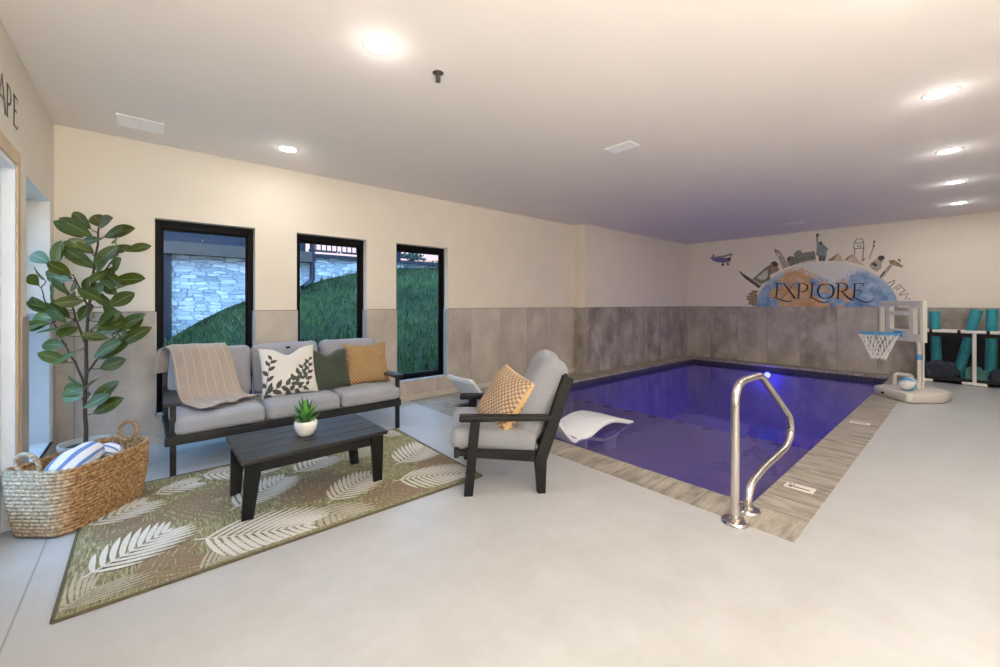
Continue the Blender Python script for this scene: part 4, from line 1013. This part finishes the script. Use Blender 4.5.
# ------------------------------------------------------------------ rubber plant
pt = thing('potted_rubber_plant', 'tall rubber plant in a grey pot standing in the corner behind the basket', 'potted plant', (-.33,4.35,0), radians(-40.93))
MB().lathe([(0,0),(.105,0),(.115,.01),(.15,.22),(.160,.245),(.160,.262),(.148,.262),(.143,.245),(.138,.22),(0,.215)], 44).build('pot', M['pot_grey'], pt, smooth=50)
MB().lathe([(0,.236),(.08,.234),(.142,.226)], 24).build('soil', M['soil'], pt, smooth=60)
mb = MB(); rnd = random.Random(11)
stem_pts = []
for i, s in enumerate(PLANT_STEMS):
    dy = (0,.02,-.06,.05,-.05,.04)[i]
    P = [(l, dy*k/(len(s)-1), max(z,.2)) for k, (l, z) in enumerate(s)]
    Q = []
    for a, b in zip(P, P[1:]):
        for k in range(3): Q.append(Vector(a).lerp(Vector(b), k/3)+Vector((rnd.uniform(-.003,.003), rnd.uniform(-.003,.003), 0)))
    Q.append(Vector(P[-1])); stem_pts += Q
    r0 = .015 if i == 0 else .0075; mb.tube(Q, [r0*(1-.68*k/len(Q)) for k in range(len(Q))], 10)
# leaves first computed so that petioles can be added to the stems
lv = MB(); U = []
extra = [(a+rnd.uniform(-.03,.03), b+rnd.uniform(-.05,.05), c+rnd.uniform(-.05,.05), d+rnd.uniform(-.02,.09)) for a,b,c,d in PLANT_LEAVES[::3]]
for i, (l0, z0, l1, z1) in enumerate(PLANT_LEAVES+extra):
    base = Vector((l0, 0, z0)); near = min(stem_pts, key=lambda q: (q.x-l0)**2+(q.z-z0)**2)
    dep = rnd.uniform(-.10,.12)
    base.y = near.y+rnd.uniform(-.05,.05); tip = Vector((l1, base.y+dep, z1))
    lmin = .15
    if (tip-base).length < lmin: tip.y = base.y-sqrt(lmin**2-min(lmin, Vector((l1-l0,0,z1-z0)).length)**2)
    ax = tip-base; base = base+ax*.04; tip = base+ax*1.08
    nrm = Vector((rnd.uniform(-.4,.4), -1.0, rnd.uniform(-.1,.7)))
    if rnd.random() < .15: nrm = Vector((rnd.uniform(-1,1), -.35, .9))
    leaf(lv, base, tip, min(.108, ax.length*.56)*rnd.uniform(.88,1.1), nrm, rnd.uniform(.12,.35), rnd.uniform(.0,.14), 10, 1.2, U)
    mb.tube([near, (near+base)/2+Vector((0,0,-.006)), base], [.004,.0035,.003], 6)
mb.build('trunk', M['bark'], pt, smooth=60)
build_leaves(lv, 'foliage', M['rubber_leaf'], pt, U)

# ------------------------------------------------------------------ poolside basketball hoop
hp = thing('pool_basketball_hoop', 'white portable pool basketball hoop with blue rim at the far right pool edge', 'basketball hoop', (7.93,.46,.004), radians(134.2))
mb = MB()
bp_ = [(.34*1,-.36),(.38,-.25),(.395,.27),(.34,.315),(-.08,.28),(-.36,.07),(-.42,-.06),(-.40,-.20),(-.12,-.43),(.20,-.43)]
def inset(P, k): 
    cx = sum(p[0] for p in P)/len(P); cy = sum(p[1] for p in P)/len(P)
    return [(cx+(x-cx)*k, cy+(y-cy)*k) for x, y in P]
lay = [(inset(bp_,.97),0),(bp_,.015),(bp_,.085),(inset(bp_,.96),.115),(inset(bp_,.90),.122)]
V = [(x*.95,y*.92,z) for P, z in lay for x, y in P]; n = len(bp_); F = [tuple(reversed(range(n))), tuple(range(4*n,5*n))]
for k in range(4):
    for i in range(n): F.append((k*n+i, k*n+(i+1) % n, (k+1)*n+(i+1) % n, (k+1)*n+i))
mb.add(V, F); mb.build('base_tank', M['hoop_plastic'], hp, bevel=.012, seg=3)
MB().tube([(.382,-.12,.05),(.36,-.12,.05)], .016, 16).build('drain_plug', M['dark_metal'], hp, smooth=40)
MB().tube(fillet([(.03,-.35,.11),(.03,-.35,.285),(-.19,-.33,.26),(-.19,-.33,.11)], .05, 5), .022, 12).build('carry_handle', M['hoop_plastic'], hp, smooth=60)
px_ = -.02; py_ = -.03
MB().tube(fillet([(px_,py_,.11),(px_,py_,.70),(px_+.03,py_,.84),(.20,0,.90)], .12, 8), .023, 18).build('pole', M['hoop_plastic'], hp, smooth=60)
MB().tube([(px_-.05,py_,.11),(px_-.05,py_,.74),(px_,py_,.80)], .014, 12).build('brace', M['hoop_plastic'], hp, smooth=60)
MB().tube([(px_,py_,.525),(px_,py_,.60)], .031, 18).build('clamp_collar', M['blue_plastic'], hp, smooth=40, bevel=.004)
def bars(mb, x0, x1, e):
    # opening pattern of the board: two side slots, two centre openings
    a = .335-e; zt = 1.33-e; zb = .79+e; q = .298; p = .208; c = .148
    for s in (-1, 1):
        mb.box(x0, x1, min(s*a, s*q), max(s*a, s*q), zb, zt)
        mb.box(x0, x1, min(s*p, s*c), max(s*p, s*c), zb+.08, zt-.055)
        mb.box(x0, x1, min(s*q,s*p), max(s*q,s*p), zb, zb+.09); mb.box(x0, x1, min(s*q,s*p), max(s*q,s*p), zt-.06, zt)
    mb.box(x0, x1, -p, p, zt-.06, zt); mb.box(x0, x1, -p, p, zb, zb+.09); mb.box(x0, x1, -c, c, 1.135, 1.19); mb.box(x0, x1, -c, c, zb+.09, .945)
mb = MB(); bars(mb, .20, .25, 0); mb.build('backboard', M['hoop_plastic'], hp)
mb = MB(); bars(mb, .25, .258, .012); mb.build('board_face', M['hoop_shade_grey'], hp)
rcx, rcz, rr_ = .52, .885, .205
MB().tube([(rcx+rr_*cos(2*pi*i/48), rr_*sin(2*pi*i/48), rcz) for i in range(48)], .011, 12, closed=True).build('rim', M['blue_plastic'], hp, smooth=180)
mb = MB(); mb.box(.258,.285,-.06,.06,rcz-.035,rcz+.035); mb.beam((.28,-.05,rcz),(rcx-rr_*.93,-.085,rcz),.02,.02); mb.beam((.28,.05,rcz),(rcx-rr_*.93,.085,rcz),.02,.02)
mb.build('rim_bracket', M['blue_plastic'], hp, bevel=.004)
mb = MB(); ns = 12
for k in range(ns):
    for sg in (-1, 1):
        pts = []
        for j in range(13):
            t = j/12; r = rr_*(.36+.64*(1-t)**1.05); a = 2*pi*k/ns+sg*t*2*pi/ns*1.5
            pts.append((rcx+r*cos(a), r*sin(a), rcz-.005-.34*t+.006*sin(12*t+k)))
        mb.tube(pts, .0055, 6)
mb.build('net', M['net'], hp, smooth=60)
def ball_mat():
    t = NT('ball_panels'); x, y, z = t.sep(t.obj())
    an = t.math('ARCTAN2', y, x); s = t.math('SINE', t.math('MULTIPLY', an, 3.0)); 
    col = t.mix(t.ramp(s, [(.48, (0,0,0,1)), (.52, (1,1,1,1))]), srgb(232,232,230), srgb(96,166,208))
    seam = t.ramp(t.math('ABSOLUTE', s), [(.03, (1,1,1,1)), (.10, (0,0,0,1))]); col = t.mix(seam, col, srgb(60,110,150))
    return t.set(Base_Color=col, Roughness=.45)
bpy.context.view_layer.update()
bp3 = hp.matrix_world @ Vector((.20,.06,.118+.094))
o = MB().lathe([(.094*sin(pi*i/20)+1e-5, -.094*cos(pi*i/20)) for i in range(21)], 36).build('ball', ball_mat(), None, bp3, (radians(70), radians(20), radians(-30)), smooth=180)
tag(o, 'small blue and white ball resting on the base of the pool hoop', 'ball')

# ------------------------------------------------------------------ pipe rack with foam rollers
rk = thing('pool_toy_rack', 'white pipe rack with black mesh holding foam rollers at the far wall', 'storage rack', (9.82,0,0))
YL, YR = .545, -.98; XB = .30; ZT = .845; ps = [YL, -.03, -.50, YR]
mb = MB()
mb.tube([(0,YL,ZT),(0,YR,ZT)], .024, 12); mb.tube([(XB,YL,ZT),(XB,YR,ZT)], .024, 12); mb.tube([(0,YL,ZT),(XB,YL,ZT)], .024, 12); mb.tube([(0,YR,ZT),(XB,YR,ZT)], .024, 12)
mb.build('top_rail', M['pvc'], rk, smooth=60)
for y in ps:
    mb = MB(); mb.tube([(0,y,.03),(0,y,ZT)], .024, 12); mb.build('post', M['pvc'], rk, smooth=60)
    mb = MB(); mb.tube([(XB,y,.03),(XB,y,ZT)], .024, 12); mb.build('post', M['pvc'], rk, smooth=60)
    mb = MB(); mb.tube([(0,y-.13 if y > YR else y,.028),(0,y+.13 if y < YL else y,.028)], .026, 12); mb.tube([(0,y,.028),(XB,y,.028)], .024, 12); mb.build('foot', M['pvc'], rk, smooth=60)
def net_mat():
    t = NT('rack_net'); x, y, z = t.sep(t.obj())
    a = t.math('ABSOLUTE', t.math('SINE', t.math('MULTIPLY', y, 260))); b = t.math('ABSOLUTE', t.math('SINE', t.math('MULTIPLY', z, 260)))
    f = t.math('MINIMUM', a, b); al = t.ramp(f, [(.10, (1,1,1,1)), (.18, (0,0,0,1))])
    return t.set(Base_Color=srgb(26,24,26), Roughness=.9, Alpha=al)
M['rack_net'] = net_mat()
mb = MB(); mb.box(.004,.006,YR,YL,.05,ZT-.03); mb.build('front_net', M['rack_net'], rk)
mb = MB(); mb.box(XB-.006,XB-.002,YR,YL,.04,ZT-.02); mb.box(0,XB,YR+.002,YR+.006,.04,ZT-.02); mb.box(0,XB,YL-.006,YL-.002,.04,ZT-.02); mb.box(.01,XB-.01,YR,YL,.04,.046)
mb.build('mesh_liner', M['black_mesh'], rk)
mb = MB(); mb.box(-.004,.004,YR,YL,ZT-.085,ZT-.026); mb.box(-.003,.003,YR,YL,.05,.10)
for y in (.44,.13,-.17,-.7): mb.tube([(0,y-.018,ZT),(0,y+.018,ZT)], .028, 12)
mb.build('mesh_hem', M['black_mesh'], rk)
def roller(label, p, q):
    p = Vector(p); q = Vector(q); l = (q-p).length; prof = [(0,0)]
    prof += [(.058,0),(.064,.006)]
    prof += [(.064,l-.006),(.058,l),(.030,l),(.028,l-.06),(0,l-.06)]
    o = MB().lathe(prof, 28).build('foam_roller', M['teal_foam'], None, p, (q-p).to_track_quat('Z','Y').to_matrix(), smooth=40)
    return tag(o, label, 'foam roller', 'teal foam rollers in the rack')
roller('upright teal foam roller nearest the basketball hoop in the mesh rack', (9.98,.375,.048), (9.99,.405,1.165))
roller('slanting teal foam roller beside the middle post of the mesh rack', (9.97,.155,.075), (10.00,-.06,1.20))
roller('teal foam roller at the right edge of the photo in the mesh rack', (9.98,-.195,.06), (10.0,-.215,1.21))
def lump(name, label, m, c, sz, seed, cat, rz=0):
    mb = MB(); rbox(mb, *sz, min(sz)*.45, (0,0,0), 18, min(sz)*.1, seed, 0)
    from mathutils import noise as mn
    for i, (x,y,z) in enumerate(mb.V):
        q = Vector((x*9+seed, y*9, z*9)); k = mn.ridged_multi_fractal(q, .9, 2.1, 4, 1.0, 2.0)*.06-.08
        k2 = mn.noise(q*.7)*.10
        f = max(0, min(1, (z+sz[2]/2)/(sz[2]*.5)))
        mb.V[i] = (x*(1+k*2)+k2*.2, y+k2*.5*f, z+(k+k2-.05*abs(y)/sz[1]*2)*f)
    o = weld(mb.build(name, m, None, c, (0,0,rz), smooth=180)); return tag(o, label, cat)
lump('deflated_pool_float', 'crumpled navy pool float beside the upright roller at the bottom of the rack', M['navy_vinyl'], (9.92,.34,.20), (.10,.40,.27), 3, 'pool float')
lump('deflated_pool_float', 'crumpled aqua pool float beside the middle post of the rack', M['aqua_vinyl'], (9.91,-.05,.175), (.10,.26,.22), 5, 'pool float')
lump('deflated_pool_float', 'crumpled navy pool float at the right edge of the photo in the rack', M['navy_vinyl'], (9.91,-.30,.15), (.10,.20,.18), 8, 'pool float')

# ------------------------------------------------------------------ mural, lettering
mr = thing('wall_mural', 'painted globe mural with landmark silhouettes reading EXPLORE on the far wall', 'mural', (XF-.002,2.0,WZ+.008))
def mw(o=0): return (0,-2.0,-(WZ+.008))
n = 64; gb = [(0, 1.135*cos(pi*i/n), .90*sin(pi*i/n)) for i in range(n+1)]
lyr = {}
order = 0
for grp in ('palace','spire_tower','iron_bridge','temple','clock_tower','great_wall','statue','pyramid','domed_tower','needle_tower','seated_figure','observation_tower','stone_arches'):
    cols = []; mb = MB(); k = 0
    for g_, c_, pts in MURAL_POLYS:
        if g_ != grp: continue
        if c_ not in cols: cols.append(c_)
        mb.add([(-.0006*k, y, max(z, WZ+.008)) for y, z in pts], [tuple(range(len(pts)))], cols.index(c_)); k += 1
    for g_, pts in MURAL_LINES:
        if g_ != grp: continue
        if 'grey' not in cols: cols.append('grey')
        mb.ribbon(pts, [.017]*len(pts), lambda a, b: (-.0006*k, a, max(b, WZ+.008)), cols.index('grey'), 1); k += 1
    if mb.V: mb.build('painted_'+grp, [M['paint_'+c] for c in cols], mr, mw(), fix=False)
MB().add([(-.004, y, z) for _, y, z in gb], [tuple(range(n+1))]).build('painted_globe', M['globe'], mr, fix=False)
mb = MB()
for k, (_, pts, ws) in enumerate(EXPLORE_STROKES): mb.ribbon(pts, ws, lambda a, b: (-.006-.0002*(k % 3), a, max(b, WZ+.012)), 0, 6)
mb.build('lettering', M['ink'], mr, mw(), fix=False)
ap = thing('airplane_wall_art', 'small violet airplane painted on the far wall left of the globe', 'wall decal', (XF-.0012,4.05,2.3))
mb = MB(); cols = []
for k, (c_, pts) in enumerate(AIRPLANE_POLYS):
    if c_ not in cols: cols.append(c_)
    mb.add([(-.0006*k, y, z) for y, z in pts], [tuple(range(len(pts)))], cols.index(c_))
mb.build('silhouette', [M['paint_'+c] for c in cols], ap, local(ap) if False else (0,-4.05,-2.3), fix=False)
wt = MB(); f = lambda a, b: (0, a, b); S_ = 1
for pts, ws in (([(3.245,2.305),(3.315,2.485)],[.007,.007]), ([(3.312,2.487),(3.385,2.300)],[.017,.017]), ([(3.27,2.365),(3.355,2.365)],[.007,.007]), ([(3.37,2.300),(3.40,2.300)],[.006]*2), ([(3.23,2.303),(3.26,2.303)],[.006]*2),
    ([(3.425,2.475),(3.425,2.302)],[.017,.017]), ([(3.405,2.474),(3.455,2.476),(3.498,2.455),(3.50,2.415),(3.47,2.38),(3.43,2.375)],[.006,.008,.014,.015,.010,.006]), ([(3.405,2.302),(3.445,2.302)],[.006]*2),
    ([(3.575,2.475),(3.575,2.305)],[.017,.017]), ([(3.555,2.475),(3.655,2.475),(3.662,2.452)],[.007,.008,.010]), ([(3.575,2.395),(3.640,2.395)],[.007,.009]), ([(3.555,2.304),(3.655,2.304),(3.668,2.332)],[.007,.008,.010])):
    ws = [q*1.5 for q in ws]; pts = [(a-.004, b+.012) for a, b in pts]
    wt.ribbon(pts, ws, f, 0, 5 if len(pts) > 3 else 1)
o = wt.build('wall_lettering', M['ink_soft'], None, (XL+.0015,0,0), fix=False)
tag(o, 'dark serif letters APE painted on the wall above the door', 'wall lettering')

# ------------------------------------------------------------------ ceiling fixtures
LT = [((1.01,2.21), 'round recessed ceiling light nearest the camera above the coffee table'), ((1.026,4.27), 'round recessed ceiling light close to the window wall above the sofa'),
      ((4.205,.14), 'recessed ceiling light at right, nearest and largest of its row of four'), ((5.858,.14), 'recessed ceiling light at right, second in its row from the camera'),
      ((7.43,.13), 'recessed ceiling light at right, third in its row from the camera'), ((9.02,.12), 'recessed ceiling light at right, farthest of its row, next to the mural wall')]
def lamp(x, y, pw):
    ld = bpy.data.lights.new('downlight_or_fill', 'AREA'); ld.shape = 'DISK'; ld.size = .15; ld.energy = pw; ld.color = (1,.99,.98)
    lo = bpy.data.objects.new('downlight_or_fill', ld); COL.objects.link(lo); lo.location = (x, y, H-.012)
    pd = bpy.data.lights.new('downlight_glow', 'POINT'); pd.energy = pw*.11; pd.color = (1,.99,.98); pd.shadow_soft_size = .04
    po = bpy.data.objects.new('downlight_glow', pd); COL.objects.link(po); po.location = (x, y, H-.11)
    return lo
PW = 6.6
rl = None
for (x, y), lab in LT:
    if rl is None:
        rl = thing('ceiling_light', lab, 'ceiling light', (x,y,H+.0015), 0, 'recessed ceiling downlights')
        MB().lathe([(.074,-.002),(.078,-.006),(.098,-.005),(.102,0)], 40).build('trim_ring', M['white_trim'], rl, smooth=60)
        MB().lathe([(0,-.004),(.074,-.004)], 32).build('lens', M['lamp'], rl, smooth=60)
    else:
        c = copy_tree(rl); c.location = (x,y,H+.0015); c['label'] = lab
    lamp(x, y, PW*(.6 if y > 4 else 1))
for x, y in ((1.0,.14),(2.62,.14),(1.0,-1.7),(2.62,-1.7),(4.2,-1.7),(5.86,-1.7),(7.43,-1.7)): lamp(x, y, PW*.62)  # lamps added out of view, without fixtures, to fill the room
def vent(label, x, y, w, d, ang, dark=None):
    t = thing('ceiling_vent', label, 'ceiling vent', (x,y,H+.0015), ang, 'white ceiling vents')
    mb = MB()
    for a in ((-w/2,w/2,-d/2,-d/2+.022),(-w/2,w/2,d/2-.022,d/2),(-w/2,-w/2+.022,-d/2+.022,d/2-.022),(w/2-.022,w/2,-d/2+.022,d/2-.022)): mb.box(*a,-.010,0)
    mb.build('frame', M['vent_white'], t, bevel=.002)
    MB().box(-w/2+.02,w/2-.02,-d/2+.02,d/2-.02,-.001,0).build('backing', M['vent_dark'] if dark else M['vent_white'], t)
    mb = MB(); ns = int((d-.05)/.018)
    for k in range(ns):
        yy = -d/2+.03+k*(d-.06)/(ns-1)
        if dark and k < dark*ns: mb.hexa([(-w/2+.02,yy,-.009),(w/2-.02,yy,-.009),(w/2-.02,yy+.004,-.008),(-w/2+.02,yy+.004,-.008)], [(-w/2+.02,yy+.004,-.001),(w/2-.02,yy+.004,-.001),(w/2-.02,yy+.008,-.001),(-w/2+.02,yy+.008,-.001)])
        else: mb.box(-w/2+.02,w/2-.02,yy-.007,yy+.010,-.008,-.002)
    if not dark: mb.box(-.010,.010,-d/2+.02,d/2-.02,-.011,-.002)
    mb.build('louvre', M['vent_white'], t)
vent('white louvred ceiling vent in the corner above the rubber plant', -.03, 4.465, .29, .27, 0)
vent('small white ceiling vent with dark grille over the middle of the pool edge', 3.385, 2.155, .17, .27, 0, .5)
vent('farthest white ceiling vent, close to the mural wall above the pool', 8.99, 2.12, .17, .27, 0, .5)
sp = thing('ceiling_sprinkler', 'small metal fire sprinkler hanging from the ceiling above the seating', 'sprinkler', (1.412,2.233,H+.0015))
MB().lathe([(.0,-.010),(.016,-.010),(.034,-.004),(.037,0)], 28).build('escutcheon', M['sprinkler'], sp, smooth=50)
mb = MB().lathe([(0,-.048),(.010,-.046),(.011,-.036),(.009,-.030),(.012,-.010)], 16); mb.lathe([(0,-.058),(.017,-.057),(.017,-.053),(0,-.052)], 20)
mb.tube([(.013,0,-.012),(.016,0,-.035),(.008,0,-.054)], .003, 6); mb.tube([(-.013,0,-.012),(-.016,0,-.035),(-.008,0,-.054)], .003, 6)
mb.build('head', M['sprinkler'], sp, smooth=50)

# ------------------------------------------------------------------ outside the windows
def zt_(x, y):
    zh = .45+2.0*(1-exp(-max(x,-1.0)/2.5)) if x > -.2 else .45+.75*x*.6
    zh = max(zh, .05); t = max(0, min(1.06, (y-5.2)/3.9))
    return .10+(zh-.10)*t**.9+.03*sin(x*2.1+y*1.3)*min(1,t*3)
mb = MB().grid(lambda u, v: (-6+26*u, 5.19+13*v, zt_(-6+26*u, 5.19+13*v)), 70, 50)
struct(mb.build('hillside', M['turf'], smooth=180))
mb = MB().box(-8, XL-.25, -6, 5.19, -.12, -.02); struct(mb.build('outside_paving', M['concrete']))
mb = MB(); rnd = random.Random(2)
for k in range(15000):
    x = rnd.uniform(-.5,7.5); y = 5.25+4.6*rnd.random()**1.1
    if y > 8.95 and x < 2.7: continue
    z = zt_(x, y); h = rnd.uniform(.05,.13); a = rnd.uniform(0,pi); w = rnd.uniform(.006,.014); lx, ly = rnd.uniform(-.07,.07), rnd.uniform(-.07,.05)
    c, s = cos(a)*w, sin(a)*w
    mb.add([(x-c,y-s,z-.01),(x+c,y+s,z-.01),(x+lx*.5+c*.6,y+ly*.5+s*.6,z+h*.6),(x+lx,y+ly,z+h),(x+lx*.5-c*.6,y+ly*.5-s*.6,z+h*.6)], [(0,1,2,4),(4,2,3)])
o = mb.build('hillside_grass', M['blade'], fix=False); tag(o, 'dark green grass growing on the slope outside the windows', 'grass', kind='stuff')
hs_ = thing('stone_house', 'neighbouring house with white stacked stone and navy siding outside the windows', 'house', (1.0,9.1,0))
lh = local(hs_)
MB().box(.33,7.0,9.1,9.35,-.3,2.27).build('stone_wall', M['stone'], hs_, lh)
MB().box(-4,.33,9.04,9.35,-.3,2.33).build('side_wall', M['siding'], hs_, lh)
mb = MB(); mb.box(-4,2.55,9.2,9.5,2.36,4.6)
for k in range(22): mb.box(-4+k*.3,-3.97+k*.3,9.185,9.2,2.36,4.6)
mb.build('siding', M['siding'], hs_, lh)
MB().box(-4,2.6,8.92,9.3,2.15,2.36).build('beam', M['beam'], hs_, lh)
MB().box(2.6,7.05,9.0,9.4,2.27,2.34).build('wall_cap', M['navy'], hs_, lh)
mb = MB(); mb.box(.20,.34,9.0,9.1,-.2,2.33); mb.build('corner_post', M['navy'], hs_, lh)
MB().tube(fillet([(2.62,8.98,2.6),(2.62,8.98,1.75),(2.45,8.9,1.66),(2.40,8.85,1.62)], .1), .05, 10).build('downpipe', M['navy'], hs_, lh, smooth=60)
mb = MB(); mb.beam((2.6,9.15,2.95),(5.3,9.15,2.95),.05,.06); mb.beam((2.6,9.15,2.42),(5.3,9.15,2.42),.04,.04)
for k in range(25): mb.box(2.62+k*.11,2.64+k*.11,9.14,9.16,2.42,2.95)
mb.build('deck_railing', M['navy'], hs_, lh)
mb = MB(); mb.box(4.85,4.95,9.6,9.7,1.9,3.2); mb.box(5.25,5.35,9.6,9.7,1.9,3.2); mb.box(4.5,5.35,9.62,9.68,2.5,2.58); mb.box(4.5,5.35,9.62,9.68,2.95,3.03)
mb.build('gate_frame', M['navy'], hs_, lh)
mb = MB(); rnd = random.Random(9); U = []
for k in range(150):
    a = rnd.uniform(0,2*pi); e = rnd.uniform(-.1,1.3); r = .30*rnd.random()**.4; c = Vector((5.25+r*cos(a)*cos(e), 9.45+.6*r*sin(a)*cos(e), 2.42+r*sin(e)))
    d = Vector((rnd.uniform(-1,1), rnd.uniform(-1,1), rnd.uniform(-.3,1))).normalized(); leaf(mb, c, c+d*.1, .05, (rnd.uniform(-1,1),-1,.5), .1, .1, 3, .6)
sh = mb.build('shrub', M['shrub'], None, fix=False); tag(sh, 'small leafy shrub on the crest of the slope seen through the right-hand window', 'shrub')

# ------------------------------------------------------------------ light, sky, camera
w = bpy.data.worlds.new('dusk'); SC.world = w; w.use_nodes = True
N = w.node_tree.nodes; L = w.node_tree.links; bg = N['Background']
tc = N.new('ShaderNodeTexCoord'); sx_ = N.new('ShaderNodeSeparateXYZ'); cr = N.new('ShaderNodeValToRGB')
L.new(tc.outputs['Generated'], sx_.inputs[0]); L.new(sx_.outputs[2], cr.inputs[0]); L.new(cr.outputs[0], bg.inputs[0])
e = cr.color_ramp.elements; e[0].position = 0; e[0].color = (.42,.24,.25,1); e[1].position = .75; e[1].color = (.72,1.0,1.65,1)
for p_, c_ in ((.10,(.46,.25,.26,1)),(.16,(.34,.26,.36,1)),(.24,(.30,.42,.75,1)),(.45,(.62,.9,1.5,1))):
    q = e.new(p_); q.color = c_
bg.inputs[1].default_value = 3.2
def plamp(x, y, z, pw, col=(.10,.08,1), r=.05):
    ld = bpy.data.lights.new('underwater_lamp_or_fill', 'POINT'); ld.energy = pw; ld.color = col; ld.shadow_soft_size = r
    lo = bpy.data.objects.new('underwater_lamp_or_fill', ld); COL.objects.link(lo); lo.location = (x, y, z)
plamp(PX1-.16, 2.8, -.26, 8)
plamp(8.6, 2.0, -.75, 5.5, r=.3); plamp(7.4, 3.3, -.8, 5.5, r=.3); plamp(6.6, 1.9, -.85, 5.5, r=.3)  # added lamps without fixtures, in mid-water, to even out the deep end
# added unseen fill lamp, aimed up so the ceiling brightens the room
fl = bpy.data.lights.new('bounce_fill', 'AREA'); fl.shape = 'DISK'; fl.size = .5; fl.energy = 215; fl.color = (1,.98,.95)
fo = bpy.data.objects.new('bounce_fill', fl); COL.objects.link(fo); fo.location = (-.2, -1.7, .8); fo.rotation_euler = (pi, 0, 0)
cd = bpy.data.cameras.new('camera'); cam = bpy.data.objects.new('camera', cd); COL.objects.link(cam)
cam.location = (0, 0, 1.3); cam.rotation_euler = (pi/2, 0, radians(49.072-90))
cd.sensor_width = 36; cd.lens = 408.73*36/1000; cd.shift_y = -(333.5-303.275)/1000; cd.clip_start = .02
SC.camera = cam
SC.view_settings.view_transform = 'Standard'; SC.view_settings.look = 'None'; SC.view_settings.exposure = .36; SC.view_settings.gamma = 1.0
